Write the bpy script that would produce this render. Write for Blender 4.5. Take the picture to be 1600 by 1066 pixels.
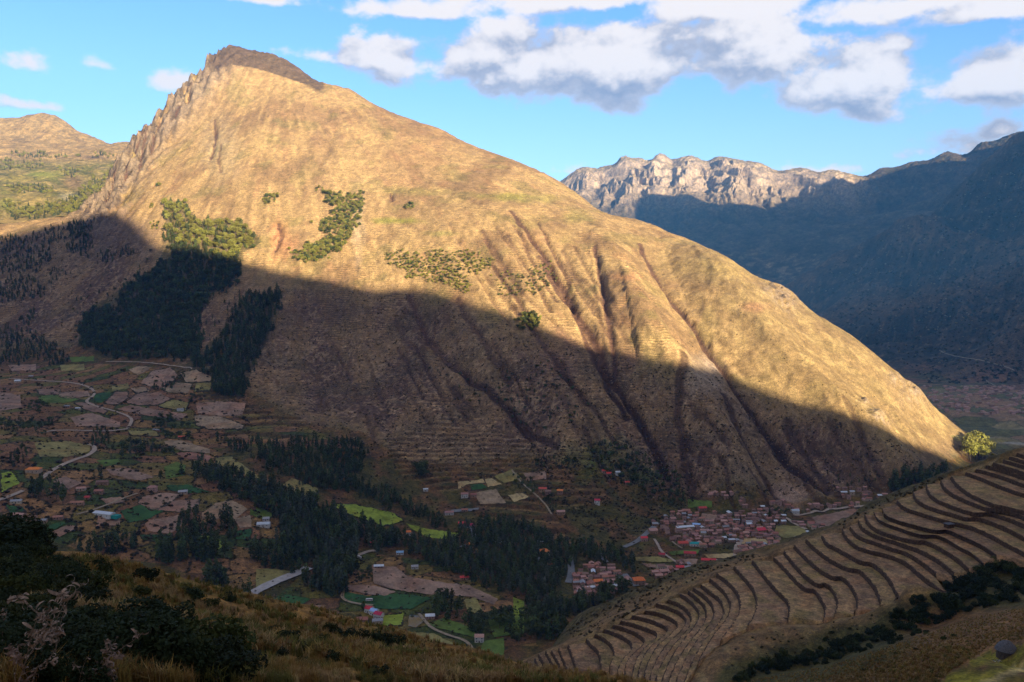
import bpy, math, random
import numpy as np
from mathutils import Vector
from mathutils.geometry import delaunay_2d_cdt

for _o in list(bpy.data.objects): bpy.data.objects.remove(_o)
rng = np.random.default_rng(7)
random.seed(7)
SC = bpy.context.scene
C = SC.collection

# ------------------------------------------------------------------ camera, sky, sun, exposure
FPX = 1256.0
PITCH = math.atan(103/FPX)
cam = bpy.data.objects.new('camera', bpy.data.cameras.new('camera'))
C.objects.link(cam)
cam.data.sensor_width = 36; cam.data.lens = 36*FPX/1600
cam.data.clip_start = 0.3; cam.data.clip_end = 60000
cam.location = (0, 0, 0)
cam.rotation_euler = (math.radians(90)-PITCH, 0, 0)
SC.camera = cam

SUN_AZ, SUN_EL = 150.0, 13.0          # azimuth clockwise from the view direction (+Y)
sa, se = math.radians(SUN_AZ), math.radians(SUN_EL)
SUN = np.array([math.sin(sa)*math.cos(se), math.cos(sa)*math.cos(se), math.sin(se)])
sl = bpy.data.lights.new('sun', 'SUN'); sl.energy = 5.0; sl.angle = math.radians(0.5)
sl.color = (1.0, 0.875, 0.665)
so = bpy.data.objects.new('sun', sl); C.objects.link(so)
so.rotation_euler = Vector(SUN).to_track_quat('Z', 'Y').to_euler()

SC.view_settings.view_transform = 'Standard'; SC.view_settings.look = 'None'
SC.view_settings.exposure = 1.9; SC.view_settings.gamma = 1.0
SC.view_settings.use_curve_mapping = False
try:
    SC.cycles.volume_bounces = 0; SC.cycles.max_bounces = 4; SC.cycles.diffuse_bounces = 2
    SC.cycles.transparent_max_bounces = 8; SC.cycles.use_denoising = True
except Exception: pass

class NT:
    """small helper to write node graphs as expressions"""
    def __init__(s, tree): s.t = tree; s.n = tree.nodes; s.l = tree.links
    def new(s, ty, **kw):
        n = s.n.new(ty)
        for k, v in kw.items(): setattr(n, k, v)
        return n
    def put(s, sock, v):
        if isinstance(v, (int, float)): sock.default_value = v
        elif isinstance(v, (tuple, list)): sock.default_value = v if len(v) != 3 or sock.type != 'RGBA' else (*v, 1)
        else: s.l.new(v, sock)
    def m(s, op, a, b=0.0, c=0.0, clamp=False):
        n = s.new('ShaderNodeMath', operation=op, use_clamp=clamp)
        s.put(n.inputs[0], a); s.put(n.inputs[1], b); s.put(n.inputs[2], c)
        return n.outputs[0]
    def ramp(s, v, a, b, lo=0.0, hi=1.0, smooth=True):
        n = s.new('ShaderNodeMapRange'); n.interpolation_type = 'SMOOTHSTEP' if smooth else 'LINEAR'
        s.put(n.inputs[0], v); s.put(n.inputs[1], a); s.put(n.inputs[2], b); s.put(n.inputs[3], lo); s.put(n.inputs[4], hi)
        return n.outputs[0]
    def mix(s, f, a, b, blend='MIX'):
        n = s.new('ShaderNodeMix', data_type='RGBA', blend_type=blend)
        s.put(n.inputs[0], f); s.put(n.inputs[6], a); s.put(n.inputs[7], b)
        return n.outputs[2]
    def noise(s, vec, scale, detail=4, rough=0.55, dist=0.0):
        n = s.new('ShaderNodeTexNoise'); 
        if vec is not None: s.l.new(vec, n.inputs['Vector'])
        n.inputs['Scale'].default_value = scale; n.inputs['Detail'].default_value = detail
        n.inputs['Roughness'].default_value = rough; n.inputs['Distortion'].default_value = dist
        return n.outputs[0]
    def comb(s, x, y, z):
        n = s.new('ShaderNodeCombineXYZ'); s.put(n.inputs[0], x); s.put(n.inputs[1], y); s.put(n.inputs[2], z)
        return n.outputs[0]

W = bpy.data.worlds.new('World'); SC.world = W; W.use_nodes = True
def build_world():
    t = NT(W.node_tree); t.n.clear()
    out = t.new('ShaderNodeOutputWorld'); bg = t.new('ShaderNodeBackground')
    sky = t.new('ShaderNodeTexSky'); sky.sky_type = 'NISHITA'; sky.sun_disc = False
    sky.sun_elevation = se; sky.sun_rotation = sa
    sky.altitude = 3300; sky.air_density = 1.0; sky.dust_density = 0.6; sky.ozone_density = 1.5
    geo = t.new('ShaderNodeTexCoord'); sep = t.new('ShaderNodeSeparateXYZ')
    t.l.new(geo.outputs['Generated'], sep.inputs[0])
    X, Y, Z = sep.outputs
    az = t.m('ARCTAN2', X, Y)                       # radians clockwise from +Y
    hyp = t.m('SQRT', t.m('ADD', t.m('MULTIPLY', X, X), t.m('MULTIPLY', Y, Y)))
    el = t.m('ARCTAN2', Z, hyp)
    # clouds: (azimuth, elevation, half width, half height, weight)
    def ae(px, py):
        v = np.array([(px-800)/FPX, 1, 0]) ; dz = (533-py)/FPX
        y = math.cos(PITCH)+dz*math.sin(PITCH); z = -math.sin(PITCH)+dz*math.cos(PITCH); x = (px-800)/FPX
        return math.atan2(x, y), math.atan2(z, math.hypot(x, y))
    blobs = []
    for px, py, hw, hh, w in CLOUDS:
        a, e = ae(px, py); blobs.append((a, e, hw/FPX, hh/FPX, w))
    def dens(azs, els):
        p = t.comb(azs, t.m('MULTIPLY', els, 1.45), 0.0)
        n1 = t.noise(p, 11.0, 9, 0.60, 0.1)
        n2 = t.noise(p, 3.2, 3, 0.5, 0.0)
        acc = None
        for a, e, hw, hh, w in blobs:
            dx = t.m('DIVIDE', t.m('SUBTRACT', azs, a), hw)
            dy0 = t.m('SUBTRACT', els, e)
            # flat base: the lower half is squeezed
            dyu = t.m('DIVIDE', t.m('MAXIMUM', dy0, 0.0), hh*1.15)
            dyl = t.m('DIVIDE', t.m('MINIMUM', dy0, 0.0), hh*0.75)
            r2 = t.m('ADD', t.m('MULTIPLY', dx, dx), t.m('ADD', t.m('MULTIPLY', dyu, dyu), t.m('MULTIPLY', dyl, dyl)))
            v = t.m('MULTIPLY', t.m('SUBTRACT', 1.0, t.m('SQRT', r2)), w)
            acc = v if acc is None else t.m('SMOOTH_MAX', acc, v, 0.25)
        # out of view: heavier cloud cover added to warm the light in the shade
        far = t.m('MULTIPLY', t.ramp(t.m('ABSOLUTE', az), 0.62, 0.9), t.ramp(els, 0.05, 0.2))
        fill_cloud = t.m('MULTIPLY_ADD', n2, 3.2, -1.2)
        fill_cloud = t.m('ADD', t.m('MULTIPLY', fill_cloud, far), t.m('MULTIPLY', t.m('SUBTRACT', 1.0, far), -1.0))
        acc = t.m('MAXIMUM', acc, fill_cloud)
        acc = t.m('MAXIMUM', acc, -1.0)
        return t.m('ADD', acc, t.m('MULTIPLY_ADD', n1, 3.1, -1.62))
    d0 = dens(az, el)
    up = dens(t.m('ADD', az, 0.006), t.m('ADD', el, 0.016))
    up2 = dens(t.m('ADD', az, 0.02), t.m('ADD', el, 0.045))
    cover = t.ramp(d0, -0.16, 0.34)
    above = t.m('ADD', t.m('MULTIPLY', up, 0.45), t.m('MULTIPLY', up2, 0.6))
    litn = t.m('SUBTRACT', d0, above)
    lit = t.ramp(litn, -0.42, 0.50)
    edge = t.ramp(d0, 0.0, 0.7, 1.0, 0.0)
    lit = t.m('MAXIMUM', lit, t.m('MULTIPLY', edge, 0.45))
    ccol = t.mix(lit, CLOUD_DARK, CLOUD_LIGHT)
    fade = t.ramp(el, -0.01, 0.06)
    cover = t.m('MULTIPLY', cover, fade)
    cover = t.m('MULTIPLY', cover, 0.97)
    skyc = t.mix(1.0, sky.outputs[0], SKY_TINT, 'MULTIPLY')
    hz = t.ramp(el, 0.0, 0.32, 0.55, 0.0)
    skyc = t.mix(hz, skyc, SKY_HORIZON)
    col = t.mix(cover, skyc, ccol)
    t.l.new(col, bg.inputs[0]); bg.inputs[1].default_value = SKY_STRENGTH
    t.l.new(bg.outputs[0], out.inputs[0])
CLOUDS = [
    (940, 110, 265, 68, 1.2), (780, 84, 120, 50, 1.0), (1150, 98, 120, 60, 1.1), (600, 90, 88, 38, 0.95),
    (640, 18, 120, 20, 0.8), (870, 4, 220, 24, 0.85), (1110, 10, 140, 30, 0.85),
    (1335, 135, 92, 66, 1.3), (1400, 12, 140, 28, 0.9), (1540, 16, 110, 22, 0.8), (1548, 130, 96, 56, 1.3),
    (1590, 85, 40, 30, 0.9), (1390, 75, 55, 14, 0.6),
    (35, 100, 46, 17, 0.55), (45, 165, 55, 8, 0.42), (490, 85, 50, 10, 0.45), (420, 0, 60, 9, 0.5), (145, 100, 22, 8, 0.25),
    (1460, 235, 55, 14, 0.3), (1560, 205, 40, 12, 0.3), (1285, 268, 60, 8, 0.3), (880, 268, 40, 8, 0.25), (285, 130, 30, 8, 0.3), (790, 145, 22, 10, 0.3),
]
SKY_STRENGTH = 0.085
SKY_TINT = (0.62, 0.78, 0.95); SKY_HORIZON = (2.5, 3.0, 3.3)
CLOUD_LIGHT = (3.6, 3.2, 2.9); CLOUD_DARK = (1.15, 1.15, 1.42)
build_world()

# ------------------------------------------------------------------ projection helpers
cp, sp = math.cos(PITCH), math.sin(PITCH)
def ray(px, py):
    """direction with Y = 1"""
    a = (np.asarray(px, float)-800)/FPX; b = (533-np.asarray(py, float))/FPX
    y = cp+b*sp; z = -sp+b*cp
    return a/y, z/y
def at(px, py, Y):
    a, m = ray(px, py); return (float(a*Y), float(Y), float(m*Y))
def atz(px, py, z):
    a, m = ray(px, py); Y = z/m
    return np.stack([a*Y, Y, np.full_like(Y, 0.0)+z], -1) if np.ndim(Y) else (float(a*Y), float(Y), float(z))
def proj(x, y, z):
    fw = y*cp-z*sp; upv = y*sp+z*cp
    fw = np.maximum(fw, 1e-3)
    return 800+FPX*x/fw, 533-FPX*upv/fw

# ------------------------------------------------------------------ numpy noise
def _hash(ix, iy, seed):
    h = (ix.astype(np.int64)*374761393 + iy.astype(np.int64)*668265263 + seed*1442695041) & 0xffffffff
    h = ((h ^ (h >> 13))*1274126177) & 0xffffffff
    return ((h ^ (h >> 16)) & 0xffffff)/float(0xffffff)
def vnoise(x, y, seed=0):
    ix = np.floor(x); iy = np.floor(y); fx = x-ix; fy = y-iy
    ix = ix.astype(np.int64); iy = iy.astype(np.int64)
    def g(dx, dy):
        a = _hash(ix+dx, iy+dy, seed)*2*np.pi
        return np.cos(a)*(fx-dx)+np.sin(a)*(fy-dy)
    u = fx*fx*fx*(fx*(fx*6-15)+10); v = fy*fy*fy*(fy*(fy*6-15)+10)
    a = g(0,0); b = g(1,0); c = g(0,1); d = g(1,1)
    return 1.5*((a+(b-a)*u) + ((c+(d-c)*u)-(a+(b-a)*u))*v)      # about -1..1
def fbm(x, y, octs=4, seed=0, gain=0.5):
    s = 0; a = 1.0; f = 1.0
    for i in range(octs):
        s = s + a*vnoise(x*f, y*f, seed+i*17); a *= gain; f *= 2.03
    return s
def ridged(x, y, octs=4, seed=0, gain=0.5):
    s = 0; a = 1.0; f = 1.0
    for i in range(octs):
        s = s + a*(1-2*np.abs(vnoise(x*f, y*f, seed+i*31))); a *= gain; f *= 2.03
    return s
def sstep(x, a, b):
    t = np.clip((x-a)/(b-a), 0, 1); return t*t*(3-2*t)
def inpoly(px, py, poly):
    inside = np.zeros(px.shape, bool); n = len(poly)
    x0, y0 = zip(*poly); 
    bb = (px > min(x0)-1) & (px < max(x0)+1) & (py > min(y0)-1) & (py < max(y0)+1)
    X = px[bb]; Y = py[bb]; ins = np.zeros(X.shape, bool)
    for i in range(n):
        xa, ya = poly[i]; xb, yb = poly[(i+1) % n]
        if ya == yb: continue
        c = ((ya > Y) != (yb > Y)) & (X < (xb-xa)*(Y-ya)/(yb-ya)+xa)
        ins ^= c
    inside[bb] = ins
    return inside
def polydist(x, y, pts):
    """distance to a polyline and the parameter 0..1 along it"""
    best = np.full(x.shape, 1e18); par = np.zeros(x.shape); L = 0; segs = []
    for i in range(len(pts)-1):
        l = math.hypot(pts[i+1][0]-pts[i][0], pts[i+1][1]-pts[i][1]); segs.append((L, l)); L += l
    for i in range(len(pts)-1):
        ax, ay = pts[i][:2]; bx, by = pts[i+1][:2]; dx, dy = bx-ax, by-ay; q = dx*dx+dy*dy+1e-9
        t = np.clip(((x-ax)*dx+(y-ay)*dy)/q, 0, 1)
        d = (x-ax-t*dx)**2+(y-ay-t*dy)**2
        m = d < best; best[m] = d[m]; par[m] = ((segs[i][0]+t*segs[i][1])/L)[m]
    return np.sqrt(best), par

class RBF:
    def __init__(s, pts, c):
        P = np.array(pts, float); s.c2 = c*c; s.xy = P[:, :2]; n = len(P)
        s.mu = s.xy.mean(0); s.k = 1/ s.xy.std()
        D = np.sqrt(((s.xy[:, None]-s.xy[None])**2).sum(-1)+s.c2)
        Q = np.c_[np.ones(n), (s.xy-s.mu)*s.k]
        A = np.zeros((n+3, n+3)); A[:n, :n] = D - np.eye(n)*c*0.02*0; A[:n, n:] = Q; A[n:, :n] = Q.T
        s.w = np.linalg.lstsq(A, np.r_[P[:, 2], 0, 0, 0], rcond=1e-12)[0]
    def __call__(s, x, y):
        sh = x.shape; X = np.c_[x.ravel(), y.ravel()]; out = np.empty(len(X)); n = len(s.xy)
        for i in range(0, len(X), 40000):
            q = X[i:i+40000]
            d = np.sqrt((q[:, :1]-s.xy[:, 0])**2+(q[:, 1:]-s.xy[:, 1])**2+s.c2)
            out[i:i+40000] = d @ s.w[:n] + s.w[n] + ((q-s.mu)*s.k) @ s.w[n+1:]
        return out.reshape(sh)

class Terrain:
    """height field on a fan of rows; X = a*Y"""
    def __init__(s, amin, amax, ncol, Ys, rbf, coarse=4):
        s.A = np.linspace(amin, amax, ncol); s.Y = np.asarray(Ys, float)
        ai = np.linspace(0, ncol-1, max(8, ncol//coarse)); yi = np.linspace(0, len(s.Y)-1, max(8, len(s.Y)//coarse))
        ac = np.interp(ai, np.arange(ncol), s.A); yc = np.interp(yi, np.arange(len(s.Y)), s.Y)
        gz = rbf(ac[None]*yc[:, None], np.repeat(yc[:, None], len(ac), 1))
        t1 = np.empty((len(s.Y), len(ac)))
        for j in range(len(ac)): t1[:, j] = np.interp(s.Y, yc, gz[:, j])
        Z = np.empty((len(s.Y), ncol))
        for i in range(len(s.Y)): Z[i] = np.interp(s.A, ac, t1[i])
        s.Z = Z; s.GX = s.A[None]*s.Y[:, None]; s.GY = np.repeat(s.Y[:, None], ncol, 1)
    def height(s, x, y):
        x = np.asarray(x, float); y = np.asarray(y, float)
        a = np.clip((x/y-s.A[0])/(s.A[1]-s.A[0]), 0, len(s.A)-1.001); j = a.astype(int); fa = a-j
        r = np.clip(np.interp(y, s.Y, np.arange(len(s.Y))), 0, len(s.Y)-1.001); i = r.astype(int); fr = r-i
        Z = s.Z
        return (Z[i, j]*(1-fa)+Z[i, j+1]*fa)*(1-fr)+(Z[i+1, j]*(1-fa)+Z[i+1, j+1]*fa)*fr
    def hit(s, px, py, back=False):
        """where the sight line through a pixel meets the ground: x, y, z arrays (nan where it misses)"""
        px = np.atleast_1d(np.asarray(px, float)); py = np.atleast_1d(np.asarray(py, float))
        a, m = ray(px, py); out = np.full((len(px), 3), np.nan)
        q = (a-s.A[0])/(s.A[1]-s.A[0]); j = np.clip(q.astype(int), 0, len(s.A)-2); fa = np.clip(q-j, 0, 1)
        for k0 in range(0, len(px), 4000):
            k = slice(k0, k0+4000)
            H = s.Z[:, j[k]]*(1-fa[k])+s.Z[:, j[k]+1]*fa[k]
            D = H-s.Y[:, None]*m[k][None]
            above = D >= 0
            first = np.argmax(above, 0); ok = above.any(0) & (first > 0)
            f0 = np.clip(first-1, 0, None); cols = np.arange(D.shape[1])
            d0 = D[f0, cols]; d1 = D[first, cols]; t = np.where(ok, d0/(d0-d1+1e-12), 0)
            Yh = s.Y[f0]+(s.Y[first]-s.Y[f0])*t
            o = np.c_[a[k]*Yh, Yh, m[k]*Yh]; o[~ok] = np.nan; out[k] = o
        return out

# ------------------------------------------------------------------ object helpers
def tag(o, label=None, cat=None, group=None, kind=None):
    if label: o['label'] = label
    if cat: o['category'] = cat
    if group: o['group'] = group
    if kind: o['kind'] = kind
    return o
def mesh_np(name, V, F, mat=None, smooth=False, col=None, matidx=None):
    """V (n,3) and F list or (m,k) array"""
    me = bpy.data.meshes.new(name)
    V = np.asarray(V, np.float32)
    if isinstance(F, np.ndarray):
        k = F.shape[1]; me.vertices.add(len(V)); me.vertices.foreach_set('co', V.ravel())
        me.loops.add(F.size); me.loops.foreach_set('vertex_index', F.astype(np.int32).ravel())
        me.polygons.add(len(F)); me.polygons.foreach_set('loop_start', (np.arange(len(F))*k).astype(np.int32))
        me.update(calc_edges=True)
    else:
        me.from_pydata([tuple(map(float, v)) for v in V], [], [tuple(map(int, f)) for f in F]); me.update()
    if smooth: me.polygons.foreach_set('use_smooth', np.ones(len(me.polygons), bool))
    if col is not None:
        ca = me.color_attributes.new('col', 'FLOAT_COLOR', 'POINT')
        c4 = np.ones((len(V), 4), np.float32); c4[:, :3] = col; ca.data.foreach_set('color', c4.ravel())
    mats = mat if isinstance(mat, (list, tuple)) else [mat]
    for m in mats:
        if m: me.materials.append(m)
    if matidx is not None: me.polygons.foreach_set('material_index', np.asarray(matidx, np.int32))
    return me
def obj(name, me, parent=None, loc=None, rz=0):
    o = bpy.data.objects.new(name, me); C.objects.link(o)
    if parent: o.parent = parent
    if loc is not None: o.location = tuple(map(float, loc))
    if rz: o.rotation_euler = (0, 0, rz)
    return o
def empty(name, loc, rz=0):
    return obj(name, None, None, loc, rz)
def copy_tree(root, loc, rz=0, scale=1.0):
    r = root.copy(); C.objects.link(r); r.location = tuple(map(float, loc)); r.rotation_euler = (0, 0, rz); r.scale = (scale,)*3
    for ch in root.children:
        c = ch.copy(); C.objects.link(c); c.parent = r
        for g in ch.children:
            d = g.copy(); C.objects.link(d); d.parent = c
    return r
def grid_faces(nr, nc, mask=None):
    i = np.arange(nr-1)[:, None]*nc+np.arange(nc-1)[None]
    F = np.stack([i, i+1, i+nc+1, i+nc], -1)
    if mask is not None: F = F[mask]
    return F.reshape(-1, 4)
def terrain_mesh(name, T, mat, col=None, mask=None, extra=None):
    V = np.stack([T.GX, T.GY, T.Z], -1).reshape(-1, 3)
    F = grid_faces(*T.Z.shape, mask=mask)
    if mask is not None:
        used = np.unique(F); re = np.full(len(V), -1); re[used] = np.arange(len(used))
        V = V[used]; F = re[F]; col = None if col is None else col.reshape(-1, 3)[used]
        extra = {k: a.ravel()[used] for k, a in (extra or {}).items()}
    elif col is not None: col = col.reshape(-1, 3)
    me = mesh_np(name, V, F, mat, True, col)
    for k, a_ in (extra or {}).items(): me.attributes.new(k, 'FLOAT', 'POINT').data.foreach_set('value', a_.astype(np.float32).ravel())
    return me

# ------------------------------------------------------------------ materials
def new_mat(name):
    m = bpy.data.materials.new(name); m.use_nodes = True; t = NT(m.node_tree); t.n.clear()
    out = t.new('ShaderNodeOutputMaterial'); b = t.new('ShaderNodeBsdfPrincipled')
    t.l.new(b.outputs[0], out.inputs[0]); b.inputs['Roughness'].default_value = 0.9
    b.inputs['Specular IOR Level'].default_value = 0.1
    return m, t, b
def ground_mat(name, scales, amt=0.5, bump=1.0, warm=(1.25, 1.1, 0.85), stretch=(1, 1, 1), vdist=1.0):
    """colour attribute 'col' broken up by several sizes of noise; scales are feature sizes in metres"""
    m, t, b = new_mat(name)
    ca = t.new('ShaderNodeVertexColor'); ca.layer_name = 'col'
    tc = t.new('ShaderNodeTexCoord'); mp = t.new('ShaderNodeMapping')
    t.l.new(tc.outputs['Object'], mp.inputs[0]); mp.inputs['Scale'].default_value = stretch
    v = mp.outputs[0]
    c = ca.outputs[0]; h = None
    for i, sc in enumerate(scales):
        n = t.noise(v, 1.0/sc, 5, 0.66, 0.1)
        f = t.ramp(n, 0.34, 0.66, 0, 1)
        dark = t.mix(1.0, c, (1-amt*0.75, 1-amt*0.8, 1-amt*0.85), 'MULTIPLY')
        lite = t.mix(1.0, c, tuple(1+(w-1)*amt*1.6+amt*0.28 for w in warm), 'MULTIPLY')
        c = t.mix(f, dark, lite)
        hh = t.m('MULTIPLY', n, min(sc, 9.0))
        h = hh if h is None else t.m('ADD', h, hh)
    # tufts and little shrubs: small dark spots
    vo = t.new('ShaderNodeTexVoronoi'); t.l.new(v, vo.inputs['Vector']); vo.inputs['Scale'].default_value = 1.0/(scales[-1]*2.2)
    spot = t.ramp(vo.outputs['Distance'], 0.12, 0.36, 1, 0)
    patch = t.ramp(t.noise(v, 1/(scales[0]*1.5), 3), 0.45, 0.6)
    spot = t.m('MULTIPLY', spot, patch)
    c = t.mix(t.m('MULTIPLY', spot, 0.5), c, t.mix(1.0, c, (0.42, 0.42, 0.4), 'MULTIPLY'))
    t.l.new(c, b.inputs['Base Color'])
    bp = t.new('ShaderNodeBump'); bp.inputs['Strength'].default_value = 0.65; bp.inputs['Distance'].default_value = bump*vdist
    t.l.new(h, bp.inputs['Height']); t.l.new(bp.outputs[0], b.inputs['Normal'])
    return m
def mountain_mat():
    m, t, b = new_mat('dry_mountain_slope')
    ca = t.new('ShaderNodeVertexColor'); ca.layer_name = 'col'
    def att(nm):
        a = t.new('ShaderNodeAttribute'); a.attribute_name = nm; return a.outputs['Fac']
    be, sc = att('bench'), att('scrub')  # the scrub mask also marks the ground below the shade line
    tc = t.new('ShaderNodeTexCoord'); v = tc.outputs['Object']; sp_ = t.new('ShaderNodeSeparateXYZ'); t.l.new(v, sp_.inputs[0])
    c = ca.outputs[0]; h = None
    for size, lo, hi, k in ((26, .38, .62, .15), (8, .38, .62, .13), (3.2, .40, .60, .15), (1.6, .40, .60, .22)):
        n = t.noise(v, 1.0/size, 4, 0.6, 0.0); f = t.ramp(n, lo, hi)
        c = t.mix(f, t.mix(1.0, c, (1-k, 1-k*1.05, 1-k*1.1), 'MULTIPLY'), t.mix(1.0, c, (1+k*.9, 1+k*.85, 1+k*.6), 'MULTIPLY'))
        if size < 10:
            hh = t.m('MULTIPLY', n, size); h = hh if h is None else t.m('ADD', h, hh)
    # cattle tracks and bench edges following the contours
    z = t.m('ADD', sp_.outputs[2], t.m('MULTIPLY', t.noise(v, 1/55.0, 3), 16.0))
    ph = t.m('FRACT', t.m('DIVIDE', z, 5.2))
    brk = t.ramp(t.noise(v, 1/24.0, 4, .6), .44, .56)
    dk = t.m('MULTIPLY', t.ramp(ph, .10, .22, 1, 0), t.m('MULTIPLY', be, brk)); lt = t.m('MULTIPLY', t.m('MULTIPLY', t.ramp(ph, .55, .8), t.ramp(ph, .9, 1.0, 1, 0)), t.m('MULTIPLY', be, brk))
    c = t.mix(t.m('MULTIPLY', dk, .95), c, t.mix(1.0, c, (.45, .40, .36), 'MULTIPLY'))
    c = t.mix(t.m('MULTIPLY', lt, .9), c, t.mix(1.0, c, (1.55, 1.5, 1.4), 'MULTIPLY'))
    # dark bushes and pale tussocks
    for scale, colr, lo, hi, amt in ((4.2, (.36, .38, .34), .16, .30, .75), (3.0, (2.3, 2.15, 1.95), .14, .30, .85)):
        vo = t.new('ShaderNodeTexVoronoi'); t.l.new(v, vo.inputs['Vector']); vo.inputs['Scale'].default_value = 1/scale
        s_ = t.ramp(vo.outputs['Distance'], lo, hi, 1, 0); pt = t.ramp(t.noise(v, 1/(scale*9), 3), .46, .58)
        w = t.m('MULTIPLY', s_, pt)
        w = t.m('MULTIPLY', w, t.m('MULTIPLY_ADD', sc, .75 if scale < 4 else .4, .22 if scale < 4 else .45))
        c = t.mix(t.m('MULTIPLY', w, amt), c, t.mix(1.0, c, colr, 'MULTIPLY'))
    t.l.new(c, b.inputs['Base Color'])
    bp = t.new('ShaderNodeBump'); bp.inputs['Strength'].default_value = 0.6; bp.inputs['Distance'].default_value = 0.16
    t.l.new(h, bp.inputs['Height']); t.l.new(bp.outputs[0], b.inputs['Normal'])
    return m
def plain_mat(name, rgb, rough=0.85, var=0.25, scale=0.6, spec=0.15, rnd=0.0, bump=0.0, coord='Object', metal=0.0):
    m, t, b = new_mat(name)
    tc = t.new('ShaderNodeTexCoord'); n = t.noise(tc.outputs[coord], scale, 5, 0.6)
    k = t.ramp(n, 0.3, 0.7, 1-var, 1+var)
    c = t.mix(1.0, rgb, t.comb(k, k, k), 'MULTIPLY')
    if rnd:
        oi = t.new('ShaderNodeObjectInfo'); hs = t.new('ShaderNodeHueSaturation')
        t.put(hs.inputs['Hue'], t.m('MULTIPLY_ADD', oi.outputs['Random'], rnd*0.06, 0.5-rnd*0.03))
        t.put(hs.inputs['Value'], t.m('MULTIPLY_ADD', oi.outputs['Random'], rnd, 1-rnd/2)); t.l.new(c, hs.inputs['Color'])
        c = hs.outputs[0]
    t.l.new(c, b.inputs['Base Color']); b.inputs['Roughness'].default_value = rough
    b.inputs['Specular IOR Level'].default_value = spec; b.inputs['Metallic'].default_value = metal
    if bump:
        bp = t.new('ShaderNodeBump'); bp.inputs['Strength'].default_value = 0.6; bp.inputs['Distance'].default_value = bump
        t.l.new(n, bp.inputs['Height']); t.l.new(bp.outputs[0], b.inputs['Normal'])
    return m
def leaf_mat(name, rgb, rnd=0.5, trans=0.25):
    m, t, b = new_mat(name)
    oi = t.new('ShaderNodeObjectInfo'); tc = t.new('ShaderNodeTexCoord')
    n = t.noise(tc.outputs['Object'], 0.45, 3)
    hs = t.new('ShaderNodeHueSaturation'); t.put(hs.inputs['Color'], rgb)
    t.put(hs.inputs['Hue'], t.m('MULTIPLY_ADD', oi.outputs['Random'], 0.05*rnd, 0.5-0.03*rnd))
    t.put(hs.inputs['Value'], t.m('MULTIPLY', t.m('MULTIPLY_ADD', oi.outputs['Random'], rnd, 1-rnd/2), t.m('MULTIPLY_ADD', n, 1.2, 0.4)))
    t.l.new(hs.outputs[0], b.inputs['Base Color']); b.inputs['Roughness'].default_value = 0.7
    tr = t.new('ShaderNodeBsdfTranslucent'); t.l.new(hs.outputs[0], tr.inputs[0])
    mx = t.new('ShaderNodeMixShader'); mx.inputs[0].default_value = trans
    t.l.new(b.outputs[0], mx.inputs[1]); t.l.new(tr.outputs[0], mx.inputs[2])
    t.l.new(mx.outputs[0], t.n['Material Output'].inputs[0])
    return m
# ------------------------------------------------------------------ MOUNTAIN AND VALLEY
CREST = [(165,300,2900),(185,262,2950),(205,232,3000),(230,203,3050),(262,165,3120),(285,138,3180),(305,122,3220),(325,99,3260),(345,80,3300),
 (380,77,3300),(410,83,3290),(440,91,3280),(462,105,3270),(482,122,3250),(500,134,3230),(545,140,3180),(585,162,3130),(620,180,3080),(690,208,3000),(760,238,2900),
 (820,262,2800),(850,276,2750),(880,290,2700),(930,325,2600),(970,352,2520),(1010,358,2450),(1045,370,2400),(1080,390,2350),(1130,415,2280),(1180,440,2200),
 (1240,470,2120),(1290,508,2050),(1330,532,2000),(1370,562,1950),(1400,590,1900),(1440,630,1840),(1470,672,1800),(1503,710,1750)]
FACE = [(340,620,1680),(250,560,1850),(150,560,1950),(0,570,2000),(400,520,1950),(400,420,2200),(400,320,2450),(400,220,2750),(400,140,3080),
 (550,600,1800),(550,500,2000),(550,400,2220),(550,300,2480),(550,200,2820),(700,740,1420),(700,660,1560),(700,560,1760),(700,460,1970),(700,360,2200),(700,270,2560),
 (850,720,1430),(850,620,1580),(850,520,1760),(850,420,1980),(850,340,2250),(1000,720,1420),(1000,620,1560),(1000,520,1730),(1000,430,1950),
 (1150,770,1370),(1150,680,1480),(1150,600,1600),(1150,520,1780),(1300,780,1370),(1300,700,1480),(1300,620,1620),(1400,740,1440),(1400,680,1560),(1460,735,1540),
 (1350,800,1340),(1200,800,1330),(1100,860,1150),(1000,880,1100),(900,930,990),(1000,800,1300),(900,800,1280),(850,770,1340),(700,800,1290),(650,850,1150),
 (600,950,950),(750,1000,860),(830,1030,810),(600,890,1050),(500,860,1100),(450,930,960),(400,860,1060),(400,780,1200),(300,860,1030),(300,780,1180),(300,700,1400),
 (200,860,1010),(200,780,1130),(100,780,1100),(0,780,1080),(100,700,1300),(0,700,1250),(150,650,1500),(0,640,1480),(250,650,1560),(0,600,1750),(500,700,1420),(400,700,1400),
 (520,760,1300),(600,740,1380),(450,740,1300),(0,500,2250),(0,420,2500),(100,470,2300),(100,400,2500),(60,345,2750),(150,338,2700),(200,480,2200),(200,400,2420),
 (0,353,2760),(100,343,2760),(200,330,2620),(250,260,2800),(300,200,2980),(120,352,2650),(1530,735,1640)]
pts = [at(*p) for p in CREST+FACE]
for px, py, Y in CREST:
    x, y, z = at(px, py, Y); d = math.hypot(x, y)
    sd = 0.4 if px < 300 else 1.0
    for r, dz in ((220, 130), (620, 420)):
        pts.append((x*(1+r/d)+(-40 if px < 300 else 60), y*(1+r/d), max(z-dz, -402) if px > 300 else z-dz*0.8))
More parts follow.
